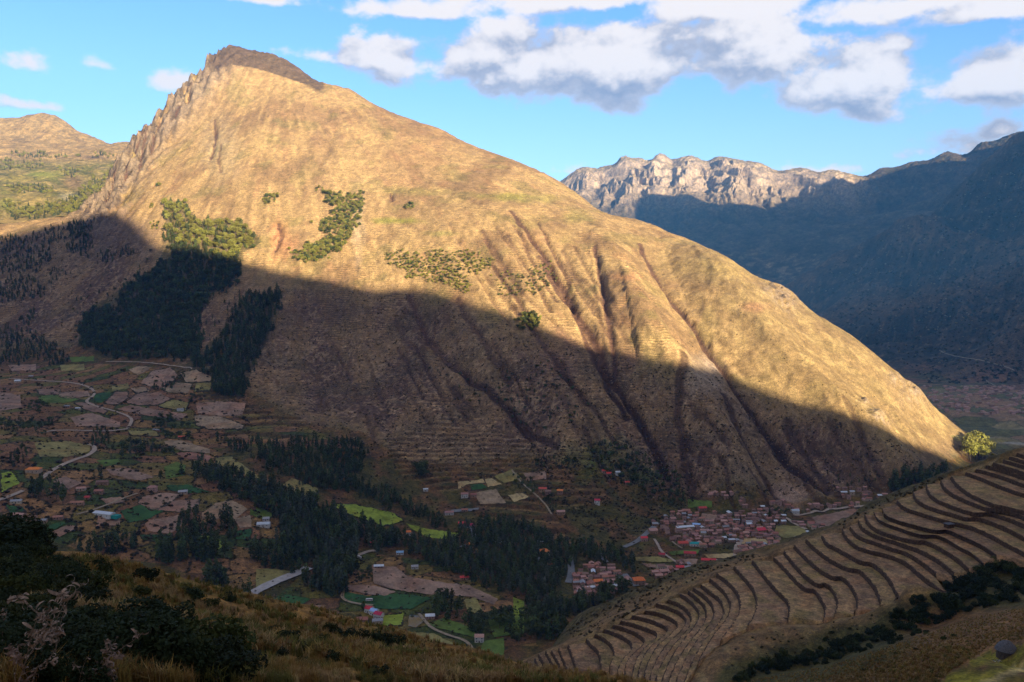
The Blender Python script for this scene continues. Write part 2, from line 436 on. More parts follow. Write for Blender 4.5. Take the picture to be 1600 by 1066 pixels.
for x, y, z in [(-2200,3300,190),(-2100,2900,215),(-1900,3600,160),(1300,1850,-402),(1150,1650,-400),(1150,1900,-402),(1700,2500,-402),(1250,2500,-400),(1000,3300,-390),(2300,3300,-400),(500,3900,-350),
                (900,1200,-400),(700,1100,-400),(500,900,-402),(100,700,-402),(-300,720,-398),(-600,900,-345),(-900,1100,-285),(-700,700,-300),(2700,3900,-400),(-1400,1700,-200),(-2100,2300,60),(1300,1500,-402)]:
    pts.append((x, y, z))
rbfA = RBF(pts, 70.0)
YA = np.concatenate([np.arange(660, 1300, 2.1), np.arange(1300, 2300, 3.0), np.arange(2300, 3330, 4.0), np.arange(3330, 3990, 22)])
A = Terrain(-0.74, 0.74, 660, YA, rbfA)
Z0 = A.Z.copy()
px0, py0 = proj(A.GX, A.GY, A.Z)
# where the mountain proper begins (image line of its foot)
FOOT = [(-300,560),(0,565),(150,562),(250,572),(330,625),(400,640),(470,680),(560,690),(640,745),(720,755),(800,735),(900,745),(1000,775),(1100,785),(1200,790),(1300,778),(1380,770),(1420,765),(1500,732),(1700,700)]
foot = np.interp(px0, *zip(*FOOT))
mtn = sstep(foot-py0, -5, 40)*(A.GY > 1250)
mtn = np.where(A.GY > 2400, 1.0, mtn)
xx, yy = A.GX, A.GY
wx = fbm(xx/260, yy/260, 3, 5)*45; wy = fbm(xx/260, yy/260, 3, 9)*45
relief = 12*fbm(xx/420, yy/420, 3, 3)
ang = np.arctan2(xx+950, 3500-yy)                        # fan of rills below the summit
rill = ridged(ang*26+wx/160, yy/900+wy/300, 3, 21)
rill2 = ridged((xx+wx)/55, (yy+wy)/420, 3, 41)
fine = fbm(xx/22, yy/22, 4, 61)
steep = sstep(py0, 240, 480)
A.Z += mtn*(relief*0.8 + 5.0*rill*(0.35+steep) + 2.2*rill2 + 0.8*fine)
A.Z += (1-mtn)*(0.5*fbm(xx/60, yy/60, 3, 77))
# rocky crags of the left shoulder and summit rim
rockm = np.exp(-((np.abs(polydist(px0, py0, [(150,335),(190,262),(235,205),(280,150),(330,95)])[0])/34)**2))*(yy > 2500)
crag = ridged((xx+wx*0.5)/70, (yy+wy)/130, 4, 91)
crag2 = ridged((xx+wx*0.3)/26, (yy+wy*0.3)/60, 4, 93)
A.Z += rockm*(24*(crag-0.7)+16*np.round(fbm(xx/28, yy/55, 2, 95)*1.6)+9*crag2-6)
summit = np.exp(-((polydist(px0, py0, [(335,92),(360,80),(400,82),(440,92),(470,108),(495,128)])[0])/20)**2)*(yy > 2900)
A.Z += summit*(7*ridged(xx/45, yy/45, 3, 97)-7)
outc = 0
for cx, cy, r, amp in [(1228,472,26,20),(1205,466,14,10),(1430,622,20,17),(1372,664,14,17),(1352,640,9,13),(1160,612,20,5),(1120,590,25,6),(1375,680,13,12),(1398,600,10,8)]:
    d = np.hypot(px0-cx, py0-cy); o = np.exp(-(d/r)**2)*(yy < 2300); outc = outc+o
    A.Z += o*amp*0.55*(0.4+np.clip(ridged(xx/24+cx, yy/34, 4, 101), -1, 1))
# ravines traced down the face
def ravine(path, w, depth, edge=0.3):
    h = A0.hit([p[0] for p in path], [p[1] for p in path]); h = h[~np.isnan(h[:, 0])]
    if len(h) < 2: return None
    P = [(p[0], p[1]) for p in h]
    x0, x1 = min(p[0] for p in P)-90, max(p[0] for p in P)+90; y0, y1 = min(p[1] for p in P)-90, max(p[1] for p in P)+90
    m = (xx > x0) & (xx < x1) & (yy > y0) & (yy < y1)
    wob = fbm(xx[m]/60, yy[m]/60, 3, int(path[0][0]))*min(w*0.35, 6)
    d, par = polydist(xx[m]+wob, yy[m]+wob*0.5, P)
    env = np.clip(par*5, 0, 1)*np.clip((1-par)*5+0.3, 0, 1)
    k = np.clip(1-d/w, 0, 1)**0.8
    A.Z[m] -= k*depth*(0.3+0.7*env)*(0.9+0.25*vnoise(par*4.0, par*0+7.3, 3))
    A.Z[m] += np.exp(-((d-w*1.5)/(w*0.6))**2)*depth*0.12*env
    return P
A0 = Terrain.__new__(Terrain); A0.A = A.A; A0.Y = A.Y; A0.Z = Z0
RAV = [([(800,335),(850,390),(880,430),(905,480),(928,520),(945,560),(985,620),(1020,680),(1045,735)],15,17),
 ([(845,395),(868,430),(900,490),(925,540),(950,590),(980,640)],13,10),
 ([(880,395),(900,420),(930,470),(950,520)],9,6),
 ([(930,385),(940,430),(948,480),(955,520),(962,575)],10,12),
 ([(1000,372),(1025,410),(1060,455),(1095,500),(1125,545),(1158,590),(1200,640),(1245,700),(1290,750)],13,12),
 ([(640,455),(660,500),(700,560),(740,590),(780,620),(830,670),(870,700)],14,9),
 ([(715,465),(745,520),(770,560),(800,600)],12,7),
 ([(800,480),(840,530),(880,590),(930,640),(970,700)],12,7),
 ([(700,350),(715,375),(730,400)],8,4),([(570,560),(585,600),(605,650)],8,4),([(520,540),(545,590),(565,640),(590,700)],9,4),
 ([(420,455),(415,500),(400,560)],12,6),([(435,355),(440,375),(433,395)],10,9),([(610,305),(613,318)],9,9),
 ([(1070,570),(1060,640),(1075,720),(1085,770)],18,7),([(1130,600),(1165,660),(1195,730),(1215,775)],18,8),([(1230,640),(1270,700),(1310,760)],18,7),
 ([(330,200),(335,240),(320,290)],22,7),([(500,160),(520,200),(500,260),(480,300)],26,6),([(1320,650),(1350,700),(1380,750)],14,6),
 ([(860,430),(840,400),(825,360)],9,5),([(960,395),(1000,450),(1040,520),(1075,560)],24,4),([(140,350),(150,380),(140,410)],30,14),([(240,560),(290,480),(330,420)],30,9),
 ([(750,420),(790,470),(835,525)],8,4),([(780,420),(820,465),(880,520)],7,4),([(660,560),(690,610),(730,650)],9,4)]
BROAD = [([(850,350),(900,470),(945,570),(1020,690),(1050,760)],110,34),([(1000,365),(1060,455),(1125,545),(1200,640),(1290,760)],120,52),([(640,430),(700,560),(780,630),(870,720)],90,16),
 ([(1075,600),(1085,680),(1090,770)],60,16),([(1150,610),(1195,700),(1215,775)],70,20),([(1290,660),(1340,730),(1370,770)],60,16)]
for r in BROAD: ravine(*r)
ravine([(1085,392),(1150,470),(1225,560),(1320,650),(1400,715)], 110, -34); ravine([(965,372),(1000,470),(1070,590),(1140,700),(1180,770)], 70, -20); ravine([(760,330),(840,420),(900,520)], 60, -8)
RAV += [([(262,155),(243,180),(224,215),(212,240)],9,16),([(300,140),(285,165),(270,190)],8,15),([(335,190),(338,215),(330,245)],8,10),([(190,245),(180,270),(172,300)],8,16),([(212,228),(200,262),(192,300)],8,15),
 ([(232,205),(222,240),(216,275)],7,11),([(318,118),(300,135),(285,150)],8,13),([(250,190),(240,225),(236,250)],7,9),([(180,290),(172,310),(166,330)],8,15),([(345,225),(342,250),(346,270)],6,8)]
for k in range(16):                                      # straight thin gullies fanning down to the main ravine
    t0_ = k/15; xs_ = 735+t0_*170+rng.uniform(-8, 8); ys_ = 345+abs(t0_-.5)*60+rng.uniform(-10, 50); L = rng.uniform(35, 120)
    RAV.append(([(xs_, ys_), (xs_+L*.33, ys_+L*.5), (xs_+L*.62, ys_+L)], rng.uniform(6, 9), rng.uniform(5, 9)))
RAVP = [ravine(*r) for r in RAV]
for k in range(26):                                      # the many small gullies of the shaded face
    x0_ = rng.uniform(560, 1350); y0_ = np.interp(x0_, [560, 900, 1350], [430, 560, 690])+rng.uniform(-10, 120)
    n = 4; L = rng.uniform(40, 110); dx = rng.uniform(0.35, 0.75) if x0_ < 1050 else rng.uniform(0.3, 0.9)
    RAV.append(([(x0_+dx*L*i/n+rng.uniform(-2, 2), y0_+L*i/n) for i in range(n+1)], rng.uniform(6, 10), rng.uniform(3, 7))); RAVP.append(ravine(*RAV[-1]))
# benches cut along the contours
bench = A.Z+2.0*fbm(xx/120, yy/120, 3, 131)
ph = (bench/6.5) % 1.0
flankg = sstep(px0-(900+(py0-350)*0.75), -60, 90)*sstep(py0, 330, 400)
bm = sstep(fbm(xx/170, yy/120, 4, 141), -0.1, 0.5)*mtn*(1-0.85*flankg)*(0.45+0.55*sstep(px0, 480, 640))
lowb = np.zeros_like(xx)
for poly in [[(600,690),(700,650),(860,700),(870,740),(760,760),(690,770),(620,740)],[(760,770),(830,780),(890,830),(880,850),(790,840),(740,800)],[(300,600),(400,640),(480,660),(470,690),(330,690)],
             [(830,720),(960,740),(940,790),(880,800),(840,770)]]:
    lowb[inpoly(px0, py0, poly)] = 1
amp = bm*0.6*(py0 < 600)+lowb*2.6
A.Z += amp*(sstep(ph, 0.0, 0.3)-ph)*1.6
A.Z = np.maximum(A.Z, -409)

# ---- land cover colours
def mixc(c, k, rgb):
    k = np.asarray(k)[..., None] if np.ndim(k) else k
    return c*(1-k)+np.array(rgb)*k
pxA, pyA = proj(A.GX, A.GY, A.Z)
tan, brown, red, olive, gold, rock = (0.275,0.185,0.095), (0.15,0.092,0.055), (0.20,0.105,0.062), (0.135,0.118,0.045), (0.34,0.235,0.115), (0.16,0.125,0.105)
n1 = fbm(xx/190, yy/230, 4, 201); n2 = fbm(xx/45, yy/62, 4, 211)*0.7+0.5*fbm(ang*55, yy/260, 3, 213); n3 = fbm(xx/9, yy/13, 3, 221)
col = np.ones(xx.shape+(3,))*np.array(tan)
col = mixc(col, sstep(n1, -0.1, 0.5)*0.6, brown)
col = mixc(col, sstep(n2, 0.1, 0.8)*0.4, red)
col = mixc(col, sstep(fbm(xx/120, yy/90, 4, 231), 0.2, 0.6)*0.45, olive)
col = mixc(col, sstep(fbm(ang*24, yy/190, 4, 241), 0.1, 0.6)*0.55, gold)
# the right flank carries pale dry grass, the face below the shade line is painted darker, as shade over scrub
flank = sstep(pxA-(950+(pyA-350)*0.9), -60, 120)*sstep(pyA, 330, 420)
col = mixc(col, flank*0.7*mtn, (0.185,0.128,0.062)); col = mixc(col, flank*mtn*sstep(fbm(xx/40, yy/70, 4, 251), 0.0, 0.5)*0.6, (0.29,0.21,0.10))
shade_scrub = sstep(pyA-np.interp(pxA, [0,140,200,260,400,520,640,900,1150,1400], [360,335,340,390,430,450,455,540,600,700]), -25, 40)*mtn
col = mixc(col, shade_scrub*(0.45+0.5*sstep(n1+n2*0.6, -0.35, 0.5)), (0.105,0.064,0.048))
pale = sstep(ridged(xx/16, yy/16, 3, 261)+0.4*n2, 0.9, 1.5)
col = mixc(col, pale*shade_scrub*0.6, (0.36,0.27,0.18))
col = mixc(col, shade_scrub*sstep(fbm(xx/130, yy/90, 3, 233), 0.1, 0.5)*0.4, (0.075,0.062,0.036))
col = mixc(col, ((1-mtn)*0.8), (0.12,0.078,0.048))
col = mixc(col, (1-mtn)*sstep(n2, -0.4, 0.25)*0.8, (0.075,0.090,0.030)); col = mixc(col, (1-mtn)*sstep(fbm(xx/35, yy/35, 4, 251), 0.15, 0.5)*0.6, (0.035,0.045,0.018))
# patchwork of small plots on the left of the valley
CW, CH = 46.0, 34.0
def plots(x, y):
    a = 0.35; u = (x*math.cos(a)+y*math.sin(a))/CW+0.25*vnoise(x/90, y/90, 881); v = (-x*math.sin(a)+y*math.cos(a))/CH+0.25*vnoise(x/90, y/90, 883)
    iu = np.floor(u); iv = np.floor(v); d1 = np.full(x.shape, 9.); d2 = np.full(x.shape, 9.); cid = np.zeros(x.shape)
    for du in (-1, 0, 1):
        for dv in (-1, 0, 1):
            cu = iu+du; cv = iv+dv
            qx = cu+.5+.7*(_hash(cu.astype(np.int64), cv.astype(np.int64), 5)-.5); qy = cv+.5+.7*(_hash(cu.astype(np.int64), cv.astype(np.int64), 6)-.5)
            d = np.maximum(np.abs(u-qx), np.abs(v-qy))*.8+.35*np.hypot(u-qx, v-qy); c_ = _hash(cu.astype(np.int64), cv.astype(np.int64), 9)
            n_ = d < d1; d2 = np.where(n_, d1, np.minimum(d2, d)); cid = np.where(n_, c_, cid); d1 = np.where(n_, d, d1)
    return cid, (d2-d1)*CH
PLOTR = [(-40,575),(150,568),(250,576),(330,630),(480,668),(560,700),(330,700),(420,750),(470,800),(430,880),(380,930),(250,880),(150,870),(-40,800)]
pm_ = (inpoly(pxA, pyA, PLOTR) | inpoly(pxA, pyA, [(540,860),(700,880),(830,960),(840,1010),(700,1010),(560,960),(480,960),(400,960),(470,900)])) & (yy < 2100)
cid, ed = plots(xx[pm_], yy[pm_])
pal = 1.2*np.array([(0.21,0.135,0.085),(0.17,0.11,0.07),(0.25,0.17,0.10),(0.15,0.14,0.05),(0.075,0.105,0.03),(0.19,0.115,0.08),(0.12,0.13,0.04),(0.045,0.08,0.028),(0.22,0.16,0.08),(0.16,0.10,0.065)])
pc_ = pal[(cid*9.999).astype(int)]
col[pm_] = col[pm_]*0.15+pc_*0.85
col[pm_] = mixc(col[pm_], sstep(3.0-ed, 0, 1.5)*0.8, (0.035,0.038,0.018))
ff_ = (A.GX > 1050) & (A.Z < -385) & (A.GY > 1750)
cid, ed = plots(xx[ff_]/2.0, yy[ff_]/2.6); col[ff_] = col[ff_]*0.25+0.75*np.array([(0.22,0.14,0.10),(0.10,0.11,0.05),(0.26,0.15,0.10),(0.16,0.12,0.08),(0.07,0.085,0.04),(0.19,0.17,0.10)])[(cid*5.999).astype(int)]
col[ff_] = mixc(col[ff_], sstep(3.0-ed, 0, 1.5)*0.6, (0.05,0.05,0.03))
rvm = sstep(2.6-polydist(pxA, pyA, [(1440,668),(1480,676),(1520,684),(1560,690),(1620,696)])[0], 0, 1.2)*ff_; col = mixc(col, rvm*0.7, (0.34,0.32,0.30))
# bench lips a little paler, risers darker
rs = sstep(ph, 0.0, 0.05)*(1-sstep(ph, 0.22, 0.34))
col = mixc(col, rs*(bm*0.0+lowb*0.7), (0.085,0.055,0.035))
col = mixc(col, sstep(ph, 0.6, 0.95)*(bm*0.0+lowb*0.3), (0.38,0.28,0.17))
col = mixc(col, np.clip(rockm*1.3*sstep(crag, 0.2, 0.9), 0, 0.8), rock)
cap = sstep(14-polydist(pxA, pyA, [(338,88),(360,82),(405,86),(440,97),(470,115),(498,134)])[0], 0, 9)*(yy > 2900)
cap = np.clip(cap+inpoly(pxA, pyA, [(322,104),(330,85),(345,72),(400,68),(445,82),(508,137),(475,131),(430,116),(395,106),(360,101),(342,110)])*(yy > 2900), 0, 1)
col = mixc(col, cap*0.9*sstep(n3+1.2, 0, 0.6), (0.070,0.048,0.038))  # dark cap: cloud shade over the summit painted into the colour
col = mixc(col, np.clip(rockm*1.4, 0, 1)*sstep(0.9-crag2, 0.0, 0.7)*0.75, (0.05,0.036,0.03))  # shadow in the crag crevices painted in as a dark rock tone
col = mixc(col, np.clip(outc, 0, 1)*0.7*sstep(n3, -0.4, 0.3), (0.24,0.185,0.15))
# bare red and pale grey scars, green seeps
for cx, cy, rx, ry, rgb, k in [(437,375,16,34,(0.36,0.17,0.09),0.7),(1100,590,34,34,(0.30,0.25,0.22),0.6),(1180,480,22,8,(0.26,0.13,0.08),0.5),(975,433,26,7,(0.33,0.16,0.09),0.6),
    (560,350,10,60,(0.34,0.27,0.2),0.5),(345,235,30,50,(0.30,0.25,0.17),0.4),(620,345,45,5,(0.16,0.17,0.03),0.7),(790,308,40,7,(0.19,0.18,0.04),0.6),(840,310,45,8,(0.18,0.17,0.05),0.5),(690,365,26,5,(0.18,0.18,0.05),0.5),
    (900,340,28,9,(0.17,0.17,0.05),0.5),(655,300,60,6,(0.2,0.18,0.06),0.4),(940,720,55,32,(0.06,0.09,0.02),0.8),(1000,745,40,16,(0.07,0.10,0.025),0.7),(985,560,20,16,(0.14,0.08,0.06),0.5),
    (1230,778,26,20,(0.36,0.26,0.22),0.7),(1160,735,24,30,(0.15,0.12,0.10),0.4),(870,545,40,40,(0.2,0.11,0.08),0.4),(690,200,90,50,(0.2,0.115,0.065),0.45),(640,250,60,40,(0.21,0.12,0.07),0.35),
    (500,240,40,70,(0.2,0.13,0.08),0.3),(90,400,90,26,(0.15,0.11,0.075),0.5),(190,365,60,30,(0.12,0.085,0.07),0.7),(500,490,90,40,(0.115,0.075,0.055),0.4),(1120,420,80,16,(0.3,0.22,0.09),0.4)]:
    e = np.clip(1.3-np.hypot((pxA-cx)/rx, (pyA-cy)/ry)+0.5*n2, 0, 1)*(yy > 1250 if cy > 420 else yy > 1700)
    col = mixc(col, e*k, rgb)
for r, P in zip(RAV, RAVP):                              # ravine shade painted into the ground, with earth and scrub tones
    if P is None or r[1] > 19: continue
    x0, x1 = min(p[0] for p in P)-60, max(p[0] for p in P)+60; y0, y1 = min(p[1] for p in P)-60, max(p[1] for p in P)+60
    m = (xx > x0) & (xx < x1) & (yy > y0) & (yy < y1)
    wob = fbm(xx[m]/60, yy[m]/60, 3, int(r[0][0][0]))*min(r[1]*0.35, 6)
    d, par = polydist(xx[m]+wob, yy[m]+wob*0.5, P)
    k = sstep(r[1]*0.7-d, 0, r[1]*0.3)*0.9*np.clip(r[2]/10, 0.35, 1)
    dkk = sstep(py0[m], 520, 620)[..., None]
    col[m] = mixc(col[m], k, (0.085,0.046,0.036))*(1-dkk*k[..., None]*0.55)
# tone of the ground under the woods
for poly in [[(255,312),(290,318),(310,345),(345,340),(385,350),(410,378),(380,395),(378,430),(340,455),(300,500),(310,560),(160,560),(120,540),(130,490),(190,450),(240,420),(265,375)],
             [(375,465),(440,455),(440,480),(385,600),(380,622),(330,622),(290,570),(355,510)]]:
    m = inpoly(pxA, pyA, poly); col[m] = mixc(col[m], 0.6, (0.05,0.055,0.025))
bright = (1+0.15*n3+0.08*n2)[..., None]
shd = np.clip(shade_scrub+(1-mtn), 0, 1)[..., None]
col = np.clip(col*bright*(np.array([1.06,1.03,0.95])*(1-shd)+np.array([0.90,0.83,0.80])*shd), 0.01, 0.6)  # lit and shaded ground tinted apart, shade put into the colour
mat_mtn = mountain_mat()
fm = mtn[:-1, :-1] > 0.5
o = tag(obj('mountain', terrain_mesh('mountain', A, mat_mtn, col, fm, {'bench': np.clip(bm*1.4+lowb*.8+.45*(1-flankg), 0, 1), 'scrub': shade_scrub})), kind='structure')
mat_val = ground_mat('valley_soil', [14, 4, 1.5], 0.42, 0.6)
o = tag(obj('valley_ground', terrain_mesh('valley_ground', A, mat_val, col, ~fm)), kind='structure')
colA = col
print('A done')

# ------------------------------------------------------------------ FAR HILLS ON THE LEFT
pts = [at(*p) for p in [(0,343,3050),(100,335,3100),(165,300,3200),(0,290,3600),(100,275,3900),(0,252,4400),(180,243,4500),(100,246,4500),(0,215,4900),(60,181,5200),(30,184,5200),(0,185,5200),
   (85,184,5200),(110,197,5170),(135,213,5120),(160,226,5050),(190,229,5000),(205,224,5000),(240,222,5000),(60,215,4900),(120,230,4800),(-200,190,5200),(-200,300,3600),(400,230,4900),(300,330,3600)]]
for x, y, z in list(pts)[9:19]: pts += [(x*1.06, y*1.06, z-70), (x*1.15, y*1.15, z-170)]
pts += [(-2700,3000,300),(-1000,3100,150),(-1100,3600,100),(-3300,3600,560),(-3900,4300,800),(-4400,5200,960),(-4800,6000,900),(-1700,6000,500),(-5000,5000,900)]
G = Terrain(-0.95, -0.30, 330, np.concatenate([np.arange(2950, 4500, 10), np.arange(4500, 6300, 14)]), RBF(pts, 60))
gx, gy = G.GX, G.GY
G.Z += 16*fbm(gx/300, gy/300, 4, 301)+8*ridged((gx)/130, gy/220, 4, 307)*sstep(G.Z, 200, 420)+2.5*fbm(gx/40, gy/40, 3, 309)
px, py = proj(gx, gy, G.Z)
gb = fbm(gx/90, gy/70, 4, 311)
c = np.ones(gx.shape+(3,))*np.array((0.31,0.235,0.125))
c = mixc(c, sstep(gb, 0, 0.5)*0.5, (0.24,0.17,0.09))
low = sstep(py, 244, 262)
c = mixc(c, low*0.75, (0.17,0.165,0.06)); c = mixc(c, low*sstep(gb, 0.05, 0.35)*0.6, (0.10,0.12,0.035)); c = mixc(c, low*sstep(-gb, 0.15, 0.4)*0.6, (0.32,0.27,0.13))
for cx, cy, rx, ry, rgb in [(70,273,28,6,(0.22,0.26,0.06)),(30,280,30,5,(0.3,0.27,0.09)),(40,315,40,10,(0.33,0.27,0.11)),(108,308,14,7,(0.36,0.34,0.24)),(20,345,40,6,(0.36,0.28,0.13)),(12,318,14,10,(0.22,0.24,0.06)),(115,285,16,12,(0.22,0.16,0.10)),(145,246,20,3,(0.13,0.10,0.08))]:
    c = mixc(c, np.clip(1.4-np.hypot((px-cx)/rx, (py-cy)/ry)+0.3*gb, 0, 1)*0.8, rgb)
# field edges
cell = np.abs(((gx*0.7+gy*0.5)/85+0.35*gb) % 1-0.5); c = mixc(c, low*sstep(cell, 0.44, 0.48)*0.6, (0.08,0.09,0.03))
c = c*(1+0.25*fbm(gx/18, gy/18, 3, 317))[..., None]
mat_far = ground_mat('far_grass_slope', [60, 18, 6], 0.35, 2.5)
o = tag(obj('far_hills', terrain_mesh('far_hills', G, mat_far, np.clip(c, .01, .6))), kind='structure')

# ------------------------------------------------------------------ RIGHT-HAND MASSIF
pts = [at(*p) for p in [(1250,455,5000),(1300,418,4950),(1350,385,4900),(1400,356,4850),(1440,330,4800),(1480,305,4750),(1520,280,4700),(1560,252,4650),(1600,226,4600),
  (1600,320,4250),(1600,400,3900),(1600,500,3450),(1500,400,4200),(1500,500,3650),(1500,560,3300),(1400,500,3950),(1400,430,4400),(1350,540,3650),(1280,500,4400),(1600,570,3100),(1450,585,3200),(1300,560,3500),
  (1200,500,4700),(1700,560,3000),(1700,200,4300),(1800,120,4100)]]
for x, y, z in list(pts)[:9]: pts += [(x*1.07+60, y*1.07, z-130), (x*1.2+150, y*1.2, z-420)]
pts += [(2300,3049,350),(3022,3477,1500),(3840,3949,1330),(4300,4300,1560),(5200,4800,1500),(6500,5600,1350),(5000,3600,700),(3300,2600,-100),(2400,2500,-400),(1200,3000,-402),(4800,5600,900),(6000,3500,300),(500,4000,-300),(800,5000,-200)]  # crest out of view raised to throw shade on the far range
D = Terrain(0.28, 1.3, 420, np.concatenate([np.arange(2450, 3400, 12), np.arange(3400, 6400, 15)]), RBF(pts, 150))
dx_, dy_ = D.GX, D.GY
w_ = fbm(dx_/600, dy_/600, 3, 401)*160
dm = sstep(D.Z, -390, -200)
D.Z += dm*(95*ridged((dx_*0.8+dy_*0.3+w_)/620, (dy_-dx_*0.3)/1300, 5, 403)-60+12*fbm(dx_/140, dy_/140, 4, 405)+3*fbm(dx_/35, dy_/35, 3, 406))
D.Z = np.maximum(D.Z, -406)
px, py = proj(dx_, dy_, D.Z); gb = fbm(dx_/110, dy_/90, 5, 411)-0.5*(ridged((dx_*0.8+dy_*0.3+w_)/620, (dy_-dx_*0.3)/1300, 5, 403)-0.7)  # relief mixed in so gullies tint darker, standing in for shading
c = np.ones(dx_.shape+(3,))*np.array((0.085,0.06,0.04)); c = mixc(c, sstep(gb, -0.1, 0.4)*0.6, (0.045,0.04,0.025)); c = mixc(c, sstep(fbm(dx_/60, dy_/60, 4, 413), 0.25, 0.6)*0.6, (0.17,0.12,0.085))
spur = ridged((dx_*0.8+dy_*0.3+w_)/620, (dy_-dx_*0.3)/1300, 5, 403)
c = c*0.7; c = mixc(c, sstep(spur, 0.85, 1.5)*0.55, (0.13,0.09,0.06)); c = mixc(c, sstep(0.3-spur, 0, 0.6)*0.5, (0.018,0.02,0.014)); c = mixc(c, sstep(py, 560, 600)*0.6, (0.17,0.11,0.08))  # light on the spurs and shade in the gullies painted in
fd_ = (D.Z < -370); cid, ed = plots(dx_[fd_]/2.2, dy_[fd_]/3.2); c[fd_] = c[fd_]*0.4+0.6*np.array([(0.17,0.12,0.09),(0.10,0.11,0.06),(0.20,0.12,0.09),(0.12,0.09,0.07)])[(cid*3.999).astype(int)]
c = mixc(c, sstep(ridged(dx_/90, dy_/90, 3, 415), 1.25, 1.5)*0.4, (0.25,0.19,0.14))
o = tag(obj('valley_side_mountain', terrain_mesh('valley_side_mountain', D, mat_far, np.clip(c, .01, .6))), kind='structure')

# ------------------------------------------------------------------ FAR ROCKY RANGE
ER = [(700,320,7600),(840,300,7600),(883,280,7600),(895,270,7600),(911,262,7600),(934,264,7580),(950,260,7560),(962,257,7550),(970,246,7540),(985,248,7540),(1005,250,7530),(1012,255,7520),(1023,246,7500),(1042,247,7500),(1049,257,7480),(1058,252,7480),(1070,246,7470),
  (1090,247,7460),(1103,255,7450),(1112,250,7440),(1122,246,7430),(1155,251,7400),(1188,256,7380),(1200,262,7350),(1211,268,7350),(1235,266,7330),(1258,264,7320),(1281,271,7300),(1296,267,7280),(1310,268,7270),(1338,275,7250),(1356,276,7230),(1371,266,7200),
  (1403,262,7150),(1422,255,7120),(1460,248,7060),(1478,238,7020),(1516,240,6960),(1525,229,6940),(1553,222,6900),(1568,215,6860),(1600,206,6800),(1700,180,6600),(1800,150,6400)]
cr = [at(*p) for p in ER]
pts = list(cr)
for x, y, z in cr: pts += [(x*1.04, y*1.04, z-60), (x*1.16, y*1.16, z-380)]
for i in range(0, len(cr), 2):
    x, y, z = cr[i]
    for k, f in ((0.975, 110), (0.94, 290), (0.90, 440)): pts.append((x*k, y*k, z-f))
pts += [at(*p) for p in [(1000,400,5900),(1100,430,5500),(900,360,6300),(1200,380,5900),(1250,420,5500),(1350,350,5900),(1450,320,5900),(1550,280,5900),(1100,350,6400),(1000,340,6600),(1600,300,5700),(1000,480,5000),(1200,480,5000)]]
YE = np.concatenate([np.arange(4900, 6500, 14), np.arange(6500, 7700, 6), np.arange(7700, 8700, 40)])
E = Terrain(-0.12, 0.86, 760, YE, RBF(pts, 60))
ex, ey = E.GX, E.GY
w_ = fbm(ex/500, ey/500, 3, 501)*120
em = sstep(E.Z, 150, 700)
px, py = proj(ex, ey, E.Z)
rkm = sstep(345-py, 0, 60)*sstep(1380-px, 0, 60)
cr_ = ridged((ex+ey*0.25+w_)/260, (ey-ex*0.2)/700, 5, 503, 0.55)
crest_d = np.abs(E.Z-1e9)*0
# keep the crest line itself, carve below and in front of it
ridgeY = np.interp(ex/ey, [ray(p[0], p[1])[0] for p in ER], [p[2] for p in ER])
front = sstep(ridgeY-ey, 40, 300)
E.Z += em*front*(85*(cr_-1.0)*(0.45+0.75*rkm)+14*fbm(ex/70, ey/90, 4, 505))
stp = (E.Z+22*fbm(ex/300, ey/300, 3, 507))/95; fr = stp-np.floor(stp)
E.Z += rkm*front*38*(sstep(fr, 0.30, 0.62)-fr)                          # rock bands: cliffs between ledges
E.Z += em*(1-front)*6*ridged(ex/55, ey/80, 4, 509)
E.Z += em*3*fbm(ex/26, ey/26, 3, 511)
E.Z = np.maximum(E.Z, -406)
gb = fbm(ex/120, ey/100, 5, 521)
c = np.ones(ex.shape+(3,))*np.array((0.085,0.07,0.05)); c = mixc(c, sstep(gb, -0.1, 0.4)*0.55, (0.05,0.05,0.03))
zz, _ = np.gradient(E.Z); slope = np.abs(zz)/np.gradient(E.Y)[:, None]
c = mixc(c, rkm*(0.35+0.65*sstep(slope, 0.5, 1.0)), (0.33,0.275,0.235)); c = mixc(c, rkm*(1-sstep(slope, 0.45, 0.8))*0.7, (0.27,0.22,0.12))
c = mixc(c, sstep(py, 380, 420)*sstep(fbm(ex/90, ey/60, 4, 525), 0.1, 0.4)*0.5, (0.28,0.21,0.14))
c = c*(1+0.3*fbm(ex/30, ey/30, 4, 523))[..., None]*(0.75+0.35*np.clip(cr_, 0, 1.6))[..., None]  # hollows darkened by relief, shading painted into the rock colour
mat_rock = ground_mat('far_rock', [70, 22, 8], 0.35, 4.0)
o = tag(obj('rocky_range', terrain_mesh('rocky_range', E, mat_rock, np.clip(c, .01, .6))), kind='structure')

# ------------------------------------------------------------------ THE HILL BEHIND THE CAMERA WHOSE SHADE FILLS THE VALLEY
u_ = np.array([math.sin(sa), math.cos(sa)]); v_ = np.array([-u_[1], u_[0]])     # towards the sun / across it
CR = 2000.0
BND = [(0,372),(60,356),(130,338),(180,332),(215,352),(245,388),(300,392),(380,408),(450,428),(520,438),(580,455),(640,450),(690,458),(760,482),(830,508),(900,535),(960,548),(1050,568),(1130,582),(1180,606),(1260,632),(1340,652),(1400,682),(1460,704),(1497,728)]
hb = A.hit([p[0] for p in BND], [p[1] for p in BND])
prof = []
for x, y, z in hb:
    if x != x: continue
    s_ = x*v_[0]+y*v_[1]; uu = x*u_[0]+y*u_[1]
    prof.append((s_, z+(CR-uu)*math.tan(se)))
prof.sort(); print('shade profile', [(int(a), int(b)) for a, b in prof])
ps = np.array([p[0] for p in prof]); pz = np.array([p[1] for p in prof])
sv = np.linspace(-3600, 3600, 400)
